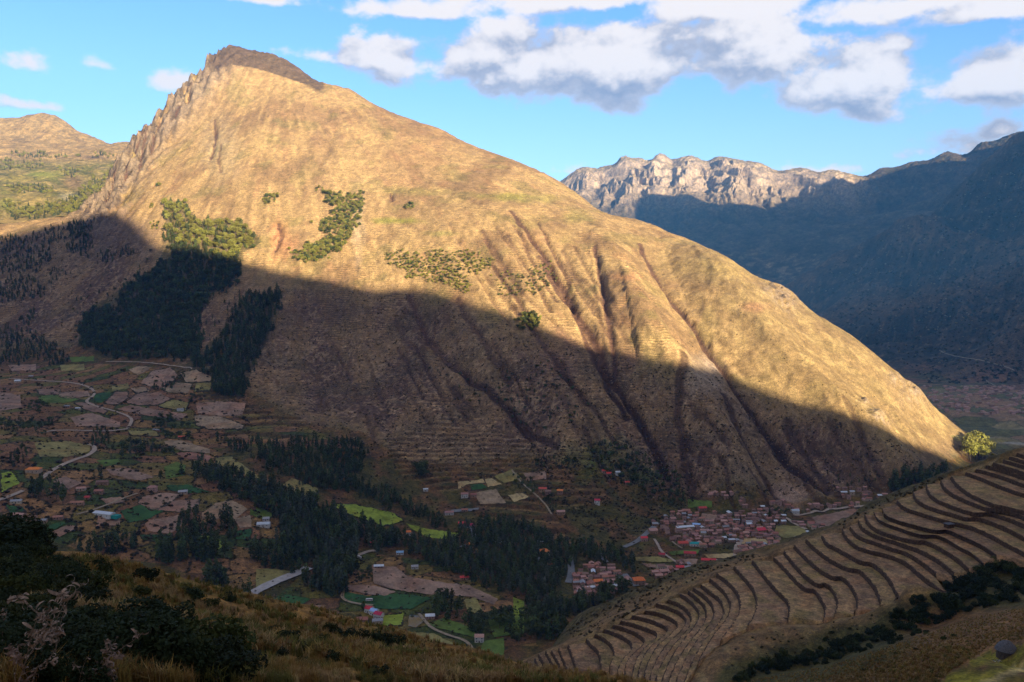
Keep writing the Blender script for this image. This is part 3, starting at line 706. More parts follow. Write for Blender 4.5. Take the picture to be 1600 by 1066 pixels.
zc = np.interp(sv, np.r_[-3600, -1800, -700, ps, ps[-1]+90, ps[-1]+200, ps[-1]+330, 2600, 3600], np.r_[900, 1150, 1300, pz, pz[-1]+6, pz[-1]+18, pz[-1]+170, 760, 1000])
kern = np.exp(-np.linspace(-2, 2, 5)**2); kern /= kern.sum(); zc2 = np.convolve(np.pad(zc, 2, 'edge'), kern, 'valid')
uvv = np.concatenate([np.linspace(40, 1960, 70), [CR], np.linspace(2060, 4200, 50)])
foot_z = np.interp(sv, [-3600, -400, 0, 300, 800, 1500, 3600], [-200, -120, -25, -90, -200, -380, -400])
k = np.where(uvv[:, None] < CR, (uvv[:, None]/CR), 1-(uvv[:, None]-CR)/2600)
HZ = foot_z[None]+(zc2-foot_z)[None]*np.clip(k, 0, 1)**1.15
HX = uvv[:, None]*u_[0]+sv[None]*v_[0]; HY = uvv[:, None]*u_[1]+sv[None]*v_[1]
HZ = HZ+fbm(HX/220, HY/220, 4, 601)*28*np.clip(np.abs(CR-uvv[:, None])/400, 0, 1)*np.clip(uvv[:, None]/300, 0, 1)
HZ = np.maximum(HZ, -408)
V = np.stack([HX, HY, HZ], -1).reshape(-1, 3)
hc = np.ones((len(V), 3))*np.array((0.2,0.15,0.08))*(1+0.3*fbm(V[:, 0]/90, V[:, 1]/90, 3, 603))[:, None]
o = tag(obj('hill_behind', mesh_np('hill_behind', V, grid_faces(*HX.shape), mat_far, True, hc)), kind='structure')

# wide ground sheet under everything
bx = 15000.0
g_ = np.linspace(-bx, bx, 30); GXX, GYY = np.meshgrid(g_, g_+3000)
V = np.stack([GXX, GYY, np.full_like(GXX, -410.5)], -1).reshape(-1, 3)
o = tag(obj('ground', mesh_np('ground', V, grid_faces(30, 30), mat_far, True, np.ones((len(V), 3))*np.array((0.16,0.13,0.08)))), kind='structure')
print('terrain done')
# ------------------------------------------------------------------ TERRACED HILLSIDE
WALLS = [
 [(823,1033),(828,1042)], [(835,1028),(842,1043)], [(841,1021),(848,1033),(854,1042)], [(852,1017),(860,1030),(867,1046)],
 [(862,1016),(868,1027),(875,1039)], [(873,1013),(880,1030),(886,1045)], [(887.5,1008),(894,1025),(900,1043)],
 [(916,998),(925,1008),(934,1016),(938,1028),(939,1047)],
 [(930,990.6),(944,997),(955,1006),(960,1016),(958.6,1025),(954,1034),(953,1045)],
 [(944,983),(958,987.5),(975,995),(986,1003),(988,1014),(980,1023),(969,1034),(965.6,1047)],
 [(958,976.6),(976.6,981),(995,989),(1006,997),(1007,1005),(995,1016),(984,1025),(976,1040),(977,1055)],
 [(970,970),(989,974),(1009,981),(1025,987),(1028,991.5),(1022,1001),(1006,1012),(996,1026),(990,1042),(988,1058)],
 [(987.5,962),(1005,965),(1022,970.5),(1039,977.5),(1044,984),(1039,991.6),(1028,1000),(1012,1014),(1004,1028),(998,1045),(997,1062)],
 [(1008,954),(1025,956),(1044,963),(1058,971),(1058.6,979),(1055,984),(1045,993),(1027,1008),(1016,1026),(1008,1045),(1006,1064)],
 [(1025,943),(1044,948),(1062.5,955.6),(1072.6,966.6),(1072,974),(1065.6,984),(1055,994),(1038,1010),(1026,1030),(1018,1047),(1015,1066)],
 [(1044,937),(1059,941.6),(1073,951),(1080.5,963),(1079,974),(1073,985),(1063,996),(1048,1012),(1036,1032),(1027,1050),(1024,1068)],
 [(1062.5,927.5),(1075,935),(1086,945),(1093,955.6),(1092,966),(1086,977),(1074,992),(1060,1008),(1047,1030),(1038,1050),(1033,1070)],
 [(1075,923),(1087.5,932),(1098,941.6),(1104,952.5),(1104,965),(1097,978),(1086,992),(1073,1008),(1060,1028),(1050,1048),(1043,1071)],
 [(1083,918),(1097,927.5),(1108,937),(1115,948),(1116,960),(1110,972),(1098,988),(1086,1004),(1072,1026),(1062,1048),(1053,1073)],
 [(1095,913),(1114,927.5),(1125,935),(1131,948),(1131,959),(1125,971),(1113,985),(1099,1002),(1086,1024),(1076,1046),(1066,1074)],
 [(1109,904),(1125,916.6),(1136,929),(1141.6,941.6),(1141,954),(1135,967),(1125,979),(1114,993),(1101,1014),(1090,1034)],
 [(1120,896),(1134,905.6),(1150,921),(1156,934),(1157,949),(1153,962),(1145,974),(1136,986),(1126,1000)],
 [(1147,885),(1159,898),(1172,912),(1181,927.5),(1183,941.6),(1180.5,955.6),(1174,968),(1168,976)],
 [(1176,876),(1191,895),(1208,916),(1222,930),(1231,938),(1233.6,950),(1232,964)],
 [(1209,870.6),(1222,883),(1237.5,900),(1250,913),(1262.5,920.6),(1273,920),(1281,932),(1289,946),(1289.5,957),(1287,965)],
 [(1225,861),(1237.5,877),(1253,894),(1269,908),(1280,913),(1287.5,909.7),(1299,917),(1307,930),(1309,944),(1304,958)],
 [(1241,852),(1256,867.5),(1275,885),(1291,896),(1305,902),(1314,899.5),(1325,908),(1334,921),(1340,936),(1340,946),(1336,954)],
 [(1259,842.5),(1275,858),(1294,872),(1314,883),(1330,889),(1341,888),(1353,899),(1366,914),(1373,928),(1377,941),(1375,946)],
 [(1284,835),(1291,849),(1306,855),(1330,869),(1347,878),(1361,878),(1375,888),(1389,903),(1398,919),(1405,934)],
 [(1316,827),(1322,839),(1337.5,853),(1358,860),(1376,863.5),(1401.6,871),(1420,881),(1437.5,897),(1456,911),(1469,922),(1478,924)],
 [(1328,822),(1337.5,835),(1353,842.5),(1369,847),(1384,853),(1400,858),(1412.5,861),(1428,869),(1444,880),(1462.5,895)],
 [(1341,811),(1345,822),(1356,830),(1366,835),(1383,841),(1402,846.5),(1417,852),(1434,857.5),(1450,865),(1469,876),(1480,885),(1491,895)],
 [(1351.6,804),(1356,817),(1373,829),(1394,836),(1416,842),(1434,845),(1443,844),(1454,848),(1472,857),(1487.5,866),(1500,876),(1514,888)],
 [(1366,800),(1370,810),(1386,818.5),(1406,825),(1425,832),(1444,836.5),(1459,835),(1468,837),(1483,844),(1498,854),(1516,862.5),(1525,869),(1537,880)],
 [(1379,795),(1384,806),(1405,814),(1428,820),(1450,826),(1464,828.5),(1480,826.5),(1500,836),(1519,844),(1534,851.5),(1548,860),(1557,867)],
 [(1401.6,782),(1412.5,793),(1437.5,801),(1459,807.5),(1480,813.5),(1500,818),(1516,821.5),(1534,829),(1553,838),(1569,847),(1590,858),(1615,871)],
 [(1427,769),(1433,782),(1450,791),(1472,798),(1491,803),(1511,809.5),(1525,807.5),(1545,813.5),(1569,823),(1591,834),(1622,851)],
 [(1447.7,757),(1450,769),(1462.5,780),(1483,788.5),(1506,797),(1526.6,802),(1545,799.5),(1561,804.5),(1578,810),(1604,821),(1640,837)],
 [(1470,750.6),(1475,761.5),(1487.5,771),(1506,780),(1526.6,788),(1542,794),(1556,794),(1572,797.5),(1588,802),(1610,811),(1650,826)],
 [(1486,744),(1497,758),(1514,771),(1534,780),(1556,789),(1570,791),(1590,796),(1618,803),(1655,815)],
 [(1509,738),(1530,745),(1553,755),(1576.6,764),(1604,773),(1655,790)], [(1525,733),(1545,737.5),(1569,745),(1604,758),(1655,775)],
 [(1540.6,727),(1561,732),(1604,746),(1655,762)], [(1551.6,723),(1576.6,730),(1604,739),(1655,754)],
 [(1567,718),(1604,728.5),(1655,742)], [(1577,713),(1604,721),(1655,733)], [(1589,708),(1604,712.5),(1655,723)]]
NW = len(WALLS); ZW = np.linspace(-222, -106, NW); WH = 2.7
def resample(P, n):
    P = np.asarray(P, float); s = np.r_[0, np.cumsum(np.hypot(*np.diff(P[:, :2], axis=0).T))]
    # chaikin-like smoothing through a finer cubic-ish interpolation
    t = np.linspace(0, s[-1], n)
    return np.stack([np.interp(t, s, P[:, k]) for k in range(P.shape[1])], -1)
def smooth(P, it=2):
    P = np.asarray(P, float)
    for _ in range(it):
        Q = [P[0]]
        for a, b in zip(P[:-1], P[1:]): Q += [a*0.75+b*0.25, a*0.25+b*0.75]
        Q.append(P[-1]); P = np.array(Q)
    return P
lips = []
for i, w in enumerate(WALLS):
    p = smooth(np.array(w, float), 1 if i > 23 else 2)
    lips.append(atz(p[:, 0], p[:, 1], ZW[i]))
spts = []
for i, L in enumerate(lips):
    R = resample(L, 7 if len(WALLS[i]) > 3 else 3)
    for q in R:
        if all((q[0]-p_[0])**2+(q[1]-p_[1])**2 > 9 for p_ in spts): spts.append((q[0], q[1], q[2]-2.9))
near = [(1600,1066,150),(1470,1060,165),(1600,1000,210),(1500,1010,230),(1400,1040,230),(1300,1066,240),(1600,955,290),(1500,975,290),(1400,1005,300),(1300,1035,310),(1200,1062,318),
 (1600,880,385),(1550,893,378),(1490,928,366),(1440,960,350),(1380,1000,335),(1250,1035,343),(1180,1050,334),(1120,1066,326),(1700,1000,190),(1700,1066,140),(1700,900,330),(1700,850,380),
 (1210,990,362),(1260,985,360),(1300,975,362),(1340,965,366),(1400,955,368),(1440,940,372),(1180,1010,352),(1150,1035,340),(1300,1005,350),(1350,990,348),(1420,975,345)]
spts += [at(*p) for p in near]
for px, py, Y in [(820,1036,450),(887,1003,472),(900,984,492),(906,967,515),(950,943,525),(1000,921,535),(1050,896,545),(1100,883,538),(1160,871,520),(1230,848,520),(1312,822,528),(1340,800,530),(1392,775,525),(1422,764,518),(1475,742,512),(1540,720,508),(1590,705,502),(1650,690,500)]:
    x, y, z = at(px, py, Y); d = math.hypot(x, y); spts.append((x, y, z-1.0))
    for r, dz in ((25, 16), (70, 55), (160, 135), (300, 250)): spts.append((x*(1+r/d)-r*0.3, y*(1+r/d), max(z-dz, -415)))
spts += [(20,250,-190),(-100,250,-205),(-100,400,-265),(-200,350,-260),(20,330,-205),(-60,470,-290),(0,150,-130),(200,150,-100),(-300,500,-400),(-300,800,-415),(0,850,-415),(400,900,-415),(700,900,-415),(100,180,-150),(450,450,-60),(480,300,-40)]
S = Terrain(-0.45, 0.98, 620, np.concatenate([np.arange(120, 300, 2.2), np.arange(300, 560, 1.3), np.arange(560, 900, 8)]), RBF(spts, 9.0), coarse=3)
sx, sy = S.GX, S.GY
px, py = proj(sx, sy, S.Z)
out = ((py < 0) | (sy < 330)) * 1.0
terr = inpoly(px, py, [(820,1036),(887,1007),(960,974),(1025,942),(1110,902),(1180,874),(1320,826),(1400,782),(1486,743),(1590,706),(1660,690),(1660,860),(1560,868),(1480,926),(1400,938),(1380,948),(1290,967),(1235,968),(1170,978),(1120,1010),(1060,1080),(820,1080)]) & (sy < 520)
bl = terr.astype(float)
for _ in range(3):
    bl = (np.roll(bl, 2, 0)+np.roll(bl, -2, 0)+bl)/3; bl = (np.roll(bl, 3, 1)+np.roll(bl, -3, 1)+bl)/3
S.Z -= 3.2*sstep(bl, 0.7, 1.0)
free = 1.0-terr
S.Z += free*(0.5*fbm(sx/9, sy/9, 4, 701)+0.9*fbm(sx/28, sy/28, 3, 705))*sstep(sy, 110, 200)
band = free*sstep(sy, 455, 500); S.Z += band*1.6*ridged(sx/16, sy/16, 3, 707)
S.Z = np.maximum(S.Z, -413)
A.Sref = S
n2 = fbm(sx/22, sy/22, 4, 711); n3 = fbm(sx/6, sy/6, 4, 713)
c = np.ones(sx.shape+(3,))*np.array((0.125,0.088,0.055))
c = mixc(c, sstep(n2, 0, 0.6)*0.5, (0.16,0.095,0.055)); c = mixc(c, sstep(fbm(sx/12, sy/30, 4, 715), 0.1, 0.5)*0.5, (0.17,0.14,0.08))
gul = np.clip(1.2-polydist(px, py, [(1610,880),(1540,915),(1460,965),(1380,1000),(1280,1030),(1150,1062)])[0]/(34+0.05*(px-1100).clip(0)), 0, 1)
c = mixc(c, np.clip(gul*2+n2*0.6, 0, 1)*0.85, (0.035,0.042,0.018))
c = mixc(c, np.clip(band*1.2+n3*0.3, 0, 1)*band*0.85, (0.045,0.045,0.026))
rs_ = sstep(px-1380, 0, 80)*sstep(py, 940, 965); c = mixc(c, rs_*0.7, (0.13,0.075,0.045)); 
lawn = inpoly(px, py, [(1460,1070),(1490,1050),(1520,1030),(1545,1018),(1620,1000),(1620,1080),(1460,1080)])
c = mixc(c, lawn*1.0*sstep(n3, -0.9, 0.2), (0.12,0.12,0.022))
c = mixc(c, sstep(7-polydist(px, py, [(1530,1075),(1570,1055),(1610,1040)])[0], 0, 4)*0.8, (0.30,0.26,0.14))
mat_hill = ground_mat('dry_hill_grass', [6, 1.8, 0.6], 0.42, 0.25)
hill = tag(obj('terraced_hillside', terrain_mesh('terraced_hillside', S, mat_hill, np.clip(c*1.4*(1+0.25*n3)[..., None], .008, .5))), kind='structure')

mat_shelf = ground_mat('terrace_turf', [7, 1.6, 0.5], 0.42, 0.25)
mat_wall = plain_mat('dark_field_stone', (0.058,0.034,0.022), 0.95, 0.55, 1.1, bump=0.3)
shelfcols = [(0.25,0.18,0.128),(0.27,0.195,0.13),(0.23,0.163,0.12),(0.255,0.19,0.12)]
def nrm2(P):
    d = np.gradient(P[:, :2], axis=0); l = np.hypot(d[:, 0], d[:, 1])[:, None]+1e-9; d = d/l
    return np.c_[-d[:, 1], d[:, 0]]
for i, L in enumerate(lips):
    long = len(WALLS[i]) > 3
    n = 70 if long else 22
    R = resample(L, n); N = nrm2(R)
    # outward = towards lower ground
    mid = n//2
    if i+1 < NW:
        Q = resample(lips[i+1], n); 
        if np.dot(Q[mid, :2]-R[mid, :2], N[mid]) > 0: N = -N
    else:
        Q = resample(lips[i-1], n)
        if np.dot(Q[mid, :2]-R[mid, :2], N[mid]) < 0: N = -N
    R[:, 2] += 0.12*fbm(R[:, 0]/2.0, R[:, 1]/2.0+i, 3, 801)
    R[:, :2] += N*(0.28*fbm(R[:, 0]/3.0, R[:, 1]/3.0, 3, 803))[:, None]
    # wall: lip -> base with batter, a rough cap, 4 rows
    rows = []
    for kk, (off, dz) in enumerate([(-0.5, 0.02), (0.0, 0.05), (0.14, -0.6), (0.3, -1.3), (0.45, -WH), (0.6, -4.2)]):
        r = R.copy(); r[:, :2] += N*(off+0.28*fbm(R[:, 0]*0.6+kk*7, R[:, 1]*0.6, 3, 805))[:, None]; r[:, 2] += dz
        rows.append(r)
    V = np.concatenate(rows); F = grid_faces(len(rows), n)
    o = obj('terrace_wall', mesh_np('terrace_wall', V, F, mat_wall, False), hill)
    # shelf: from just inside the lip to the foot of the next wall up
    if i+1 < NW:
        n2_ = 70 if len(WALLS[i+1]) > 3 or long else 22
        R2 = resample(lips[i], n2_); Q = resample(lips[i+1], n2_); NQ = nrm2(Q)
        if np.dot(R2[n2_//2, :2]-Q[n2_//2, :2], NQ[n2_//2]) < 0: NQ = -NQ
        Q = Q.copy(); Q[:, :2] += NQ*0.35; Q[:, 2] -= (ZW[i+1]-ZW[i])-0.25
    else:
        R2 = resample(lips[i], 40); Q = R2.copy(); Q[:, :2] -= nrm2(Q)*(1 if np.dot(nrm2(Q)[20], N[mid]) > 0 else -1)*6; n2_ = 40
    rr = []
    for t_ in np.linspace(0, 1, 9):
        r = R2*(1-t_)+Q*t_; r[:, 2] += 0.10*fbm(r[:, 0]/4, r[:, 1]/4, 3, 807)*(1 if 0 < t_ < 1 else 0); rr.append(r)
    rr = np.array(rr)                                        # (9, n, 3)
    # turned-down ends close the platform
    a = rr[:, 0].copy(); b = rr[:, -1].copy(); da = rr[:, 0]-rr[:, 1]; db = rr[:, -1]-rr[:, -2]
    def unit(d): return d[:, :2]/(np.hypot(d[:, 0], d[:, 1])[:, None]+1e-9)
    a2 = a.copy(); a2[:, :2] += unit(da)*1.6; a2[:, 2] -= 3.2; b2 = b.copy(); b2[:, :2] += unit(db)*0.9; b2[:, 2] -= 3.4
    rr = np.concatenate([a2[:, None], rr, b2[:, None]], 1)
    V = rr.reshape(-1, 3); cc = np.ones((len(V), 3))*np.array(shelfcols[i % 4])
    if 8 <= i <= 24: cc *= 1.12
    nn = fbm(V[:, 0]/12, V[:, 1]/12, 4, 809); cc = mixc(cc, sstep(nn, 0.1, 0.6)*0.6, (0.17,0.15,0.07)); cc = mixc(cc, sstep(-nn, 0.2, 0.6)*0.5, (0.24,0.135,0.085))
    obj('terrace_shelf', mesh_np('terrace_shelf', V, grid_faces(9, n2_+2), mat_shelf, True, cc*(1+0.28*fbm(V[:, 0]/2.2, V[:, 1]/2.2, 4, 811))[:, None]), hill)
# low cross walls at the foot of the platforms
for pl in [[(1202,970),(1230,970)],[(1145,976),(1172,975.5)],[(1127,981),(1140,981)],[(1233,965),(1262,966),(1286,964)],[(1290,958),(1303,958)],[(1309,953),(1335,952)],[(1341,946),(1374,946)],[(1377,940),(1402,937)],[(1104,986),(1121,986)]]:
    h = S.hit([p[0] for p in pl], [p[1] for p in pl])
    if np.isnan(h).any(): continue
    R = resample(h, 14); R[:, 2] = S.height(R[:, 0], R[:, 1]); N = nrm2(R); rows = []
    for off, dz in ((-0.5, -2.5), (-0.3, 1.0), (0.3, 1.05), (0.45, -2.5)):
        r = R.copy(); r[:, :2] += N*off; r[:, 2] += dz; rows.append(r)
    obj('terrace_wall', mesh_np('cross_wall', np.concatenate(rows), grid_faces(4, 14), mat_wall), hill)

# ------------------------------------------------------------------ NEAR GRASS SLOPE
FP = [(0,1066,8.5),(200,1066,10),(400,1066,15),(600,1066,26),(800,1066,45),(900,1064,62),(1000,1066,75),(-200,1066,8),(1200,1100,70),(0,950,25),(200,980,27),(400,1000,38),(600,1020,60),
 (0,890,50),(100,910,52),(700,1030,75),(300,960,58),(500,990,75),(0,850,72),(130,872,82),(250,905,92),(350,930,108),(430,946,112),(500,963,110),(570,978,108),(640,993,104),(740,1020,96),(830,1041,90),(920,1053,88),(1000,1063,86),(-150,830,75)]
fp = [at(*p) for p in FP]
for q in [at(*p) for p in FP[18:]]:
    d = math.hypot(q[0], q[1])
    for r, dz in ((18, 11), (50, 45), (120, 130)): fp.append((q[0]*(1+r/d), q[1]*(1+r/d), q[2]-dz))
fp += [(0,0,-1.9),(0,2.5,-2.6),(-4,1,-2.0),(4,2,-2.9),(60,60,-42),(40,20,-20),(120,100,-75),(-60,30,-14),(-90,60,-26)]
Fg = Terrain(-0.95, 1.0, 420, np.concatenate([np.geomspace(1.2, 60, 150), np.linspace(60.6, 135, 120), np.linspace(137, 240, 20)]), RBF(fp, 5.0), coarse=3)
fx, fy = Fg.GX, Fg.GY
damp = sstep(fy, 2, 12)
Fg.Z += damp*(0.10*fbm(fx/1.3, fy/1.3, 4, 901)+0.35*fbm(fx/6, fy/6, 3, 903)*sstep(fy, 8, 30)+0.5*fbm(fx/14, fy/14, 2, 905)*sstep(fy, 20, 50))
px, py = proj(fx, fy, Fg.Z)
n1 = fbm(fx/9, fy/9, 4, 911); n2 = fbm(fx/2.2, fy/2.2, 4, 913)
c = np.ones(fx.shape+(3,))*np.array((0.11,0.064,0.018))
c = mixc(c, sstep(n1, 0, 0.5)*0.6, (0.145,0.088,0.035)); c = mixc(c, sstep(-n1, 0.05, 0.5)*0.6, (0.06,0.056,0.016)); c = mixc(c, sstep(n2, 0.2, 0.7)*0.4, (0.17,0.115,0.05))
grn = inpoly(px, py, [(520,985),(600,1000),(720,1020),(800,1045),(760,1066),(640,1066),(560,1030)]); c = mixc(c, grn*0.6, (0.085,0.085,0.02))
for pl, w in [([(352,955),(380,963),(410,975),(450,985)],2.2),([(400,968),(440,975),(480,985)],2.0),([(600,1005),(640,1012),(690,1022),(720,1030)],2.0)]:
    c = mixc(c, sstep(w*2-polydist(px, py, pl)[0], 0, w*1.4)*0.7, (0.25,0.16,0.10))
mat_fg = ground_mat('foreground_grass', [2.2, 0.5, 0.12], 0.45, 0.08)
tag(obj('grassy_slope', terrain_mesh('grassy_slope', Fg, mat_fg, np.clip(c*1.7*(1+0.3*n2)[..., None], .006, .5))), kind='structure')
print('hillsides done')

# ------------------------------------------------------------------ HAZE
def build_haze():
    me = bpy.data.meshes.new('haze'); xs = (-8600, 9600); ys = (-4600, 9900); zs = (-412.5, 2150)
    V = [(x, y, z) for x in xs for y in ys for z in zs]
    F = [(0,1,3,2),(4,6,7,5),(0,4,5,1),(2,3,7,6),(0,2,6,4),(1,5,7,3)]
    me.from_pydata(V, [], F); me.update()
    m = bpy.data.materials.new('thin_air'); m.use_nodes = True; t = NT(m.node_tree); t.n.clear()
    out = t.new('ShaderNodeOutputMaterial'); v = t.new('ShaderNodeVolumePrincipled')
    v.inputs['Color'].default_value = (0.09, 0.42, 1.0, 1); v.inputs['Density'].default_value = HAZE
    v.inputs['Anisotropy'].default_value = 0.0
    t.l.new(v.outputs[0], out.inputs['Volume']); me.materials.append(m)
    tag(obj('haze', me), kind='stuff')
HAZE = 3.7e-5
build_haze()
# ------------------------------------------------------------------ FIELDS, ROADS, HEDGES
def zz(ox, oy, s=3.2):
    return lambda P: [(ox+x/s, oy+y/s) for x, y in P]
z4 = zz(0, 540); z5 = zz(400, 640); z3 = zz(350, 766); z6 = zz(800, 700); z7 = zz(1100, 640)
BR, PK, TN, OL, GR, DG, LM, GD, RD = (0.25,0.158,0.108), (0.22,0.136,0.094), (0.26,0.18,0.108), (0.21,0.175,0.06), (0.09,0.13,0.026), (0.036,0.082,0.026), (0.19,0.23,0.03), (0.36,0.26,0.12), (0.25,0.12,0.078)
FIELDS = [(z4, 1, BR, [(700,190),(760,130),(850,110),(890,150),(870,175),(790,215)]), (z4, 1, TN, [(900,140),(980,120),(1065,160),(1050,180),(930,185)]),
 (z4, 1, OL, [(980,190),(1060,185),(1050,225),(970,235)]), (z4, 1, TN, [(800,215),(880,185),(960,195),(940,245),(840,235)]), (z4, 1, PK, [(630,285),(690,240),(790,235),(850,270),(790,300),(680,300)]),
 (z4, 1, OL, [(790,305),(860,270),(945,290),(930,325),(850,320)]), (z4, 1, TN, [(650,215),(720,205),(750,230),(680,240)]), (z4, 1, PK, [(520,290),(580,230),(640,235),(640,265),(580,300)]),
 (z4, 0, DG, [(475,245),(550,235),(555,260),(500,290),(465,275)]), (z4, 0, OL, [(560,205),(640,190),(650,215),(560,230)]), (z4, 0, GR, [(190,255),(300,250),(400,270),(330,290),(200,285)]),
 (z4, 1, PK, [(180,220),(300,220),(300,245),(200,250)]), (z4, 1, BR, [(300,235),(440,230),(450,255),(350,270),(290,255)]), (z4, 0, BR, [(0,235),(100,250),(110,310),(0,330)]),
 (z4, 0, BR, [(980,290),(1100,280),(1230,290),(1210,350),(1100,355),(990,340)]), (z4, 1, TN, [(970,350),(1100,355),(1220,400),(1210,420),(1050,420),(980,400)]),
 (z4, 0, PK, [(580,320),(650,300),(820,330),(940,345),(900,375),(720,350)]), (z4, 0, BR, [(350,360),(460,340),(600,385),(600,410),(380,405)]), (z4, 1, PK, [(370,290),(450,285),(540,330),(520,345),(420,320)]),
 (z4, 0, TN, [(820,480),(900,475),(1050,520),(1050,540),(920,530),(830,500)]), (z4, 0, RD, [(880,540),(950,535),(1060,555),(1040,580),(920,565)]), (z4, 0, OL, [(1080,560),(1160,560),(1340,690),(1300,690),(1180,620),(1080,600)]),
 (z4, 0, GR, [(820,610),(880,585),(930,600),(920,650),(830,670)]), (z4, 0, GR, [(480,575),(590,570),(600,590),(520,610)]), (z4, 0, BR, [(530,620),(640,615),(770,660),(700,680),(560,650)]),
 (z4, 0, PK, [(270,670),(330,660),(410,690),(350,720),(270,710)]), (z4, 0, OL, [(170,490),(330,480),(450,500),(450,530),(340,560),(200,560)]), (z4, 1, BR, [(700,760),(800,740),(900,745),(840,800),(760,830),(690,790)]),
 (z4, 1, PK, [(860,780),(1000,770),(990,810),(900,835),(780,825)]), (z4, 0, BR, [(720,880),(900,850),(910,900),(850,945),(740,930)]), (z4, 0, TN, [(1010,840),(1080,790),(1160,775),(1240,820),(1180,870),(1010,870)]),
 (z4, 0, TN, [(1170,870),(1250,850),(1260,910),(1200,915)]), (z4, 0, DG, [(600,830),(700,800),(820,830),(740,870),(640,890)]), (z4, 0, DG, [(830,700),(950,700),(1050,735),(950,740),(840,725)]),
 (z4, 0, GR, [(1250,820),(1360,850),(1330,870),(1250,850)]), (z4, 0, DG, [(700,950),(860,945),(850,985),(720,975)]), (z4, 0, BR, [(500,770),(600,760),(640,780),(540,800)]), (z4, 0, DG, [(180,930),(280,890),(330,890),(250,935)]),
 (z4, 0, PK, [(250,940),(340,900),(390,910),(300,960)]), (z4, 0, DG, [(30,800),(110,810),(130,835),(50,840)]), (z4, 0, BR, [(490,850),(600,850),(600,900),(480,910)]), (z4, 0, LM, [(980,960),(1080,950),(1120,1010),(1000,1060)]),
 (z4, 0, DG, [(1180,930),(1260,920),(1250,970),(1180,970)]), (z4, 0, OL, [(1410,700),(1460,665),(1590,715),(1590,740),(1530,760)]), (z4, 0, LM, [(5,640),(60,630),(100,690),(5,740)]), (z4, 0, OL, [(300,100),(420,95),(420,125),(310,130)]),
 (z4, 0, GR, [(340,60),(470,55),(470,80),(360,85)]), (z4, 0, TN, [(640,120),(700,105),(760,110),(690,150)]), (z4, 0, BR, [(40,100),(180,95),(180,125),(60,130)]), (z4, 0, OL, [(640,425),(780,430),(800,455),(650,450)]),
 (z5, 0, LM, [(370,475),(480,475),(600,500),(690,520),(740,560),(640,585),(560,560),(450,520)]), (z5, 0, LM, [(750,572),(850,600),(1010,620),(1000,655),(850,640),(780,600)]),
 (z5, 0, BR, [(580,780),(700,790),(760,840),(950,870),(1060,880),(1210,950),(1190,980),(1080,940),(880,930),(700,905),(590,875)]), (z5, 0, BR, [(440,878),(590,884),(700,915),(640,935),(520,920),(440,900)]),
 (z5, 0, DG, [(440,912),(560,936),(720,924),(880,944),(780,1000),(560,1000),(440,950)]), (z5, 0, DG, [(30,960),(150,930),(280,950),(200,990),(50,1005)]), (z5, 0, PK, [(130,995),(240,980),(350,985),(290,1030),(170,1030)]),
 (z5, 0, GD, [(1010,365),(1135,350),(1145,368),(1065,374),(1010,400)]), (z5, 0, DG, [(1070,379),(1130,374),(1155,395),(1080,405)]), (z5, 0, GD, [(1145,350),(1180,345),(1230,375),(1160,390)]),
 (z5, 0, GD, [(1260,430),(1330,420),(1370,440),(1290,465)]), (z5, 0, TN, [(1090,420),(1200,400),(1250,470),(1120,475)]), (z5, 0, OL, [(1190,338),(1280,300),(1330,350),(1240,370)]), (z5, 0, BR, [(1340,320),(1450,310),(1450,350),(1350,360)]),
 (z5, 0, OL, [(0,800),(100,800),(190,815),(60,880),(0,900)]), (z5, 0, GR, [(0,490),(90,520),(60,560),(0,540)]),
 (z3, 0, LM, [(790,630),(900,620),(890,680),(790,680)]), (z3, 0, GR, [(1000,680),(1100,640),(1255,700),(1255,740),(1100,700)]), (z3, 0, GR, [(1320,650),(1500,640),(1500,720),(1350,740)]),
 (z3, 0, OL, [(880,710),(1050,720),(1200,800),(1100,820),(900,760)]), (z3, 0, GR, [(1300,760),(1400,740),(1400,830),(1260,830)]), (z3, 0, OL, [(1200,550),(1260,540),(1300,620),(1220,620)]),
 (z6, 0, LM, [(5,750),(60,770),(60,900),(5,920)]), (z6, 0, OL, [(610,550),(730,545),(830,572),(700,575),(620,565)]), (z6, 0, BR, [(650,580),(800,592),(760,606),(680,600)]), (z6, 0, GR, [(780,520),(940,510),(930,530),(800,540)]),
 (z6, 0, BR, [(845,558),(930,558),(920,588),(862,585)]), (z6, 0, GD, [(960,535),(1110,530),(1110,553),(980,555)]), (z6, 0, OL, [(1320,390),(1450,395),(1480,430),(1370,455),(1310,430)]), (z7, 0, PK, [(540,540),(740,500),(800,505),(720,560),(650,600),(560,570)]),
 (z6, 0, GD, [(1150,452),(1280,457),(1280,480),(1150,484)]), (z6, 0, GR, [(880,260),(1000,270),(1000,300),(880,300)]), (z6, 0, BR, [(950,330),(1060,340),(1000,370),(940,360)]),
 (z7, 0, OL, [(1230,130),(1400,140),(1560,160),(1400,175),(1260,160)])]
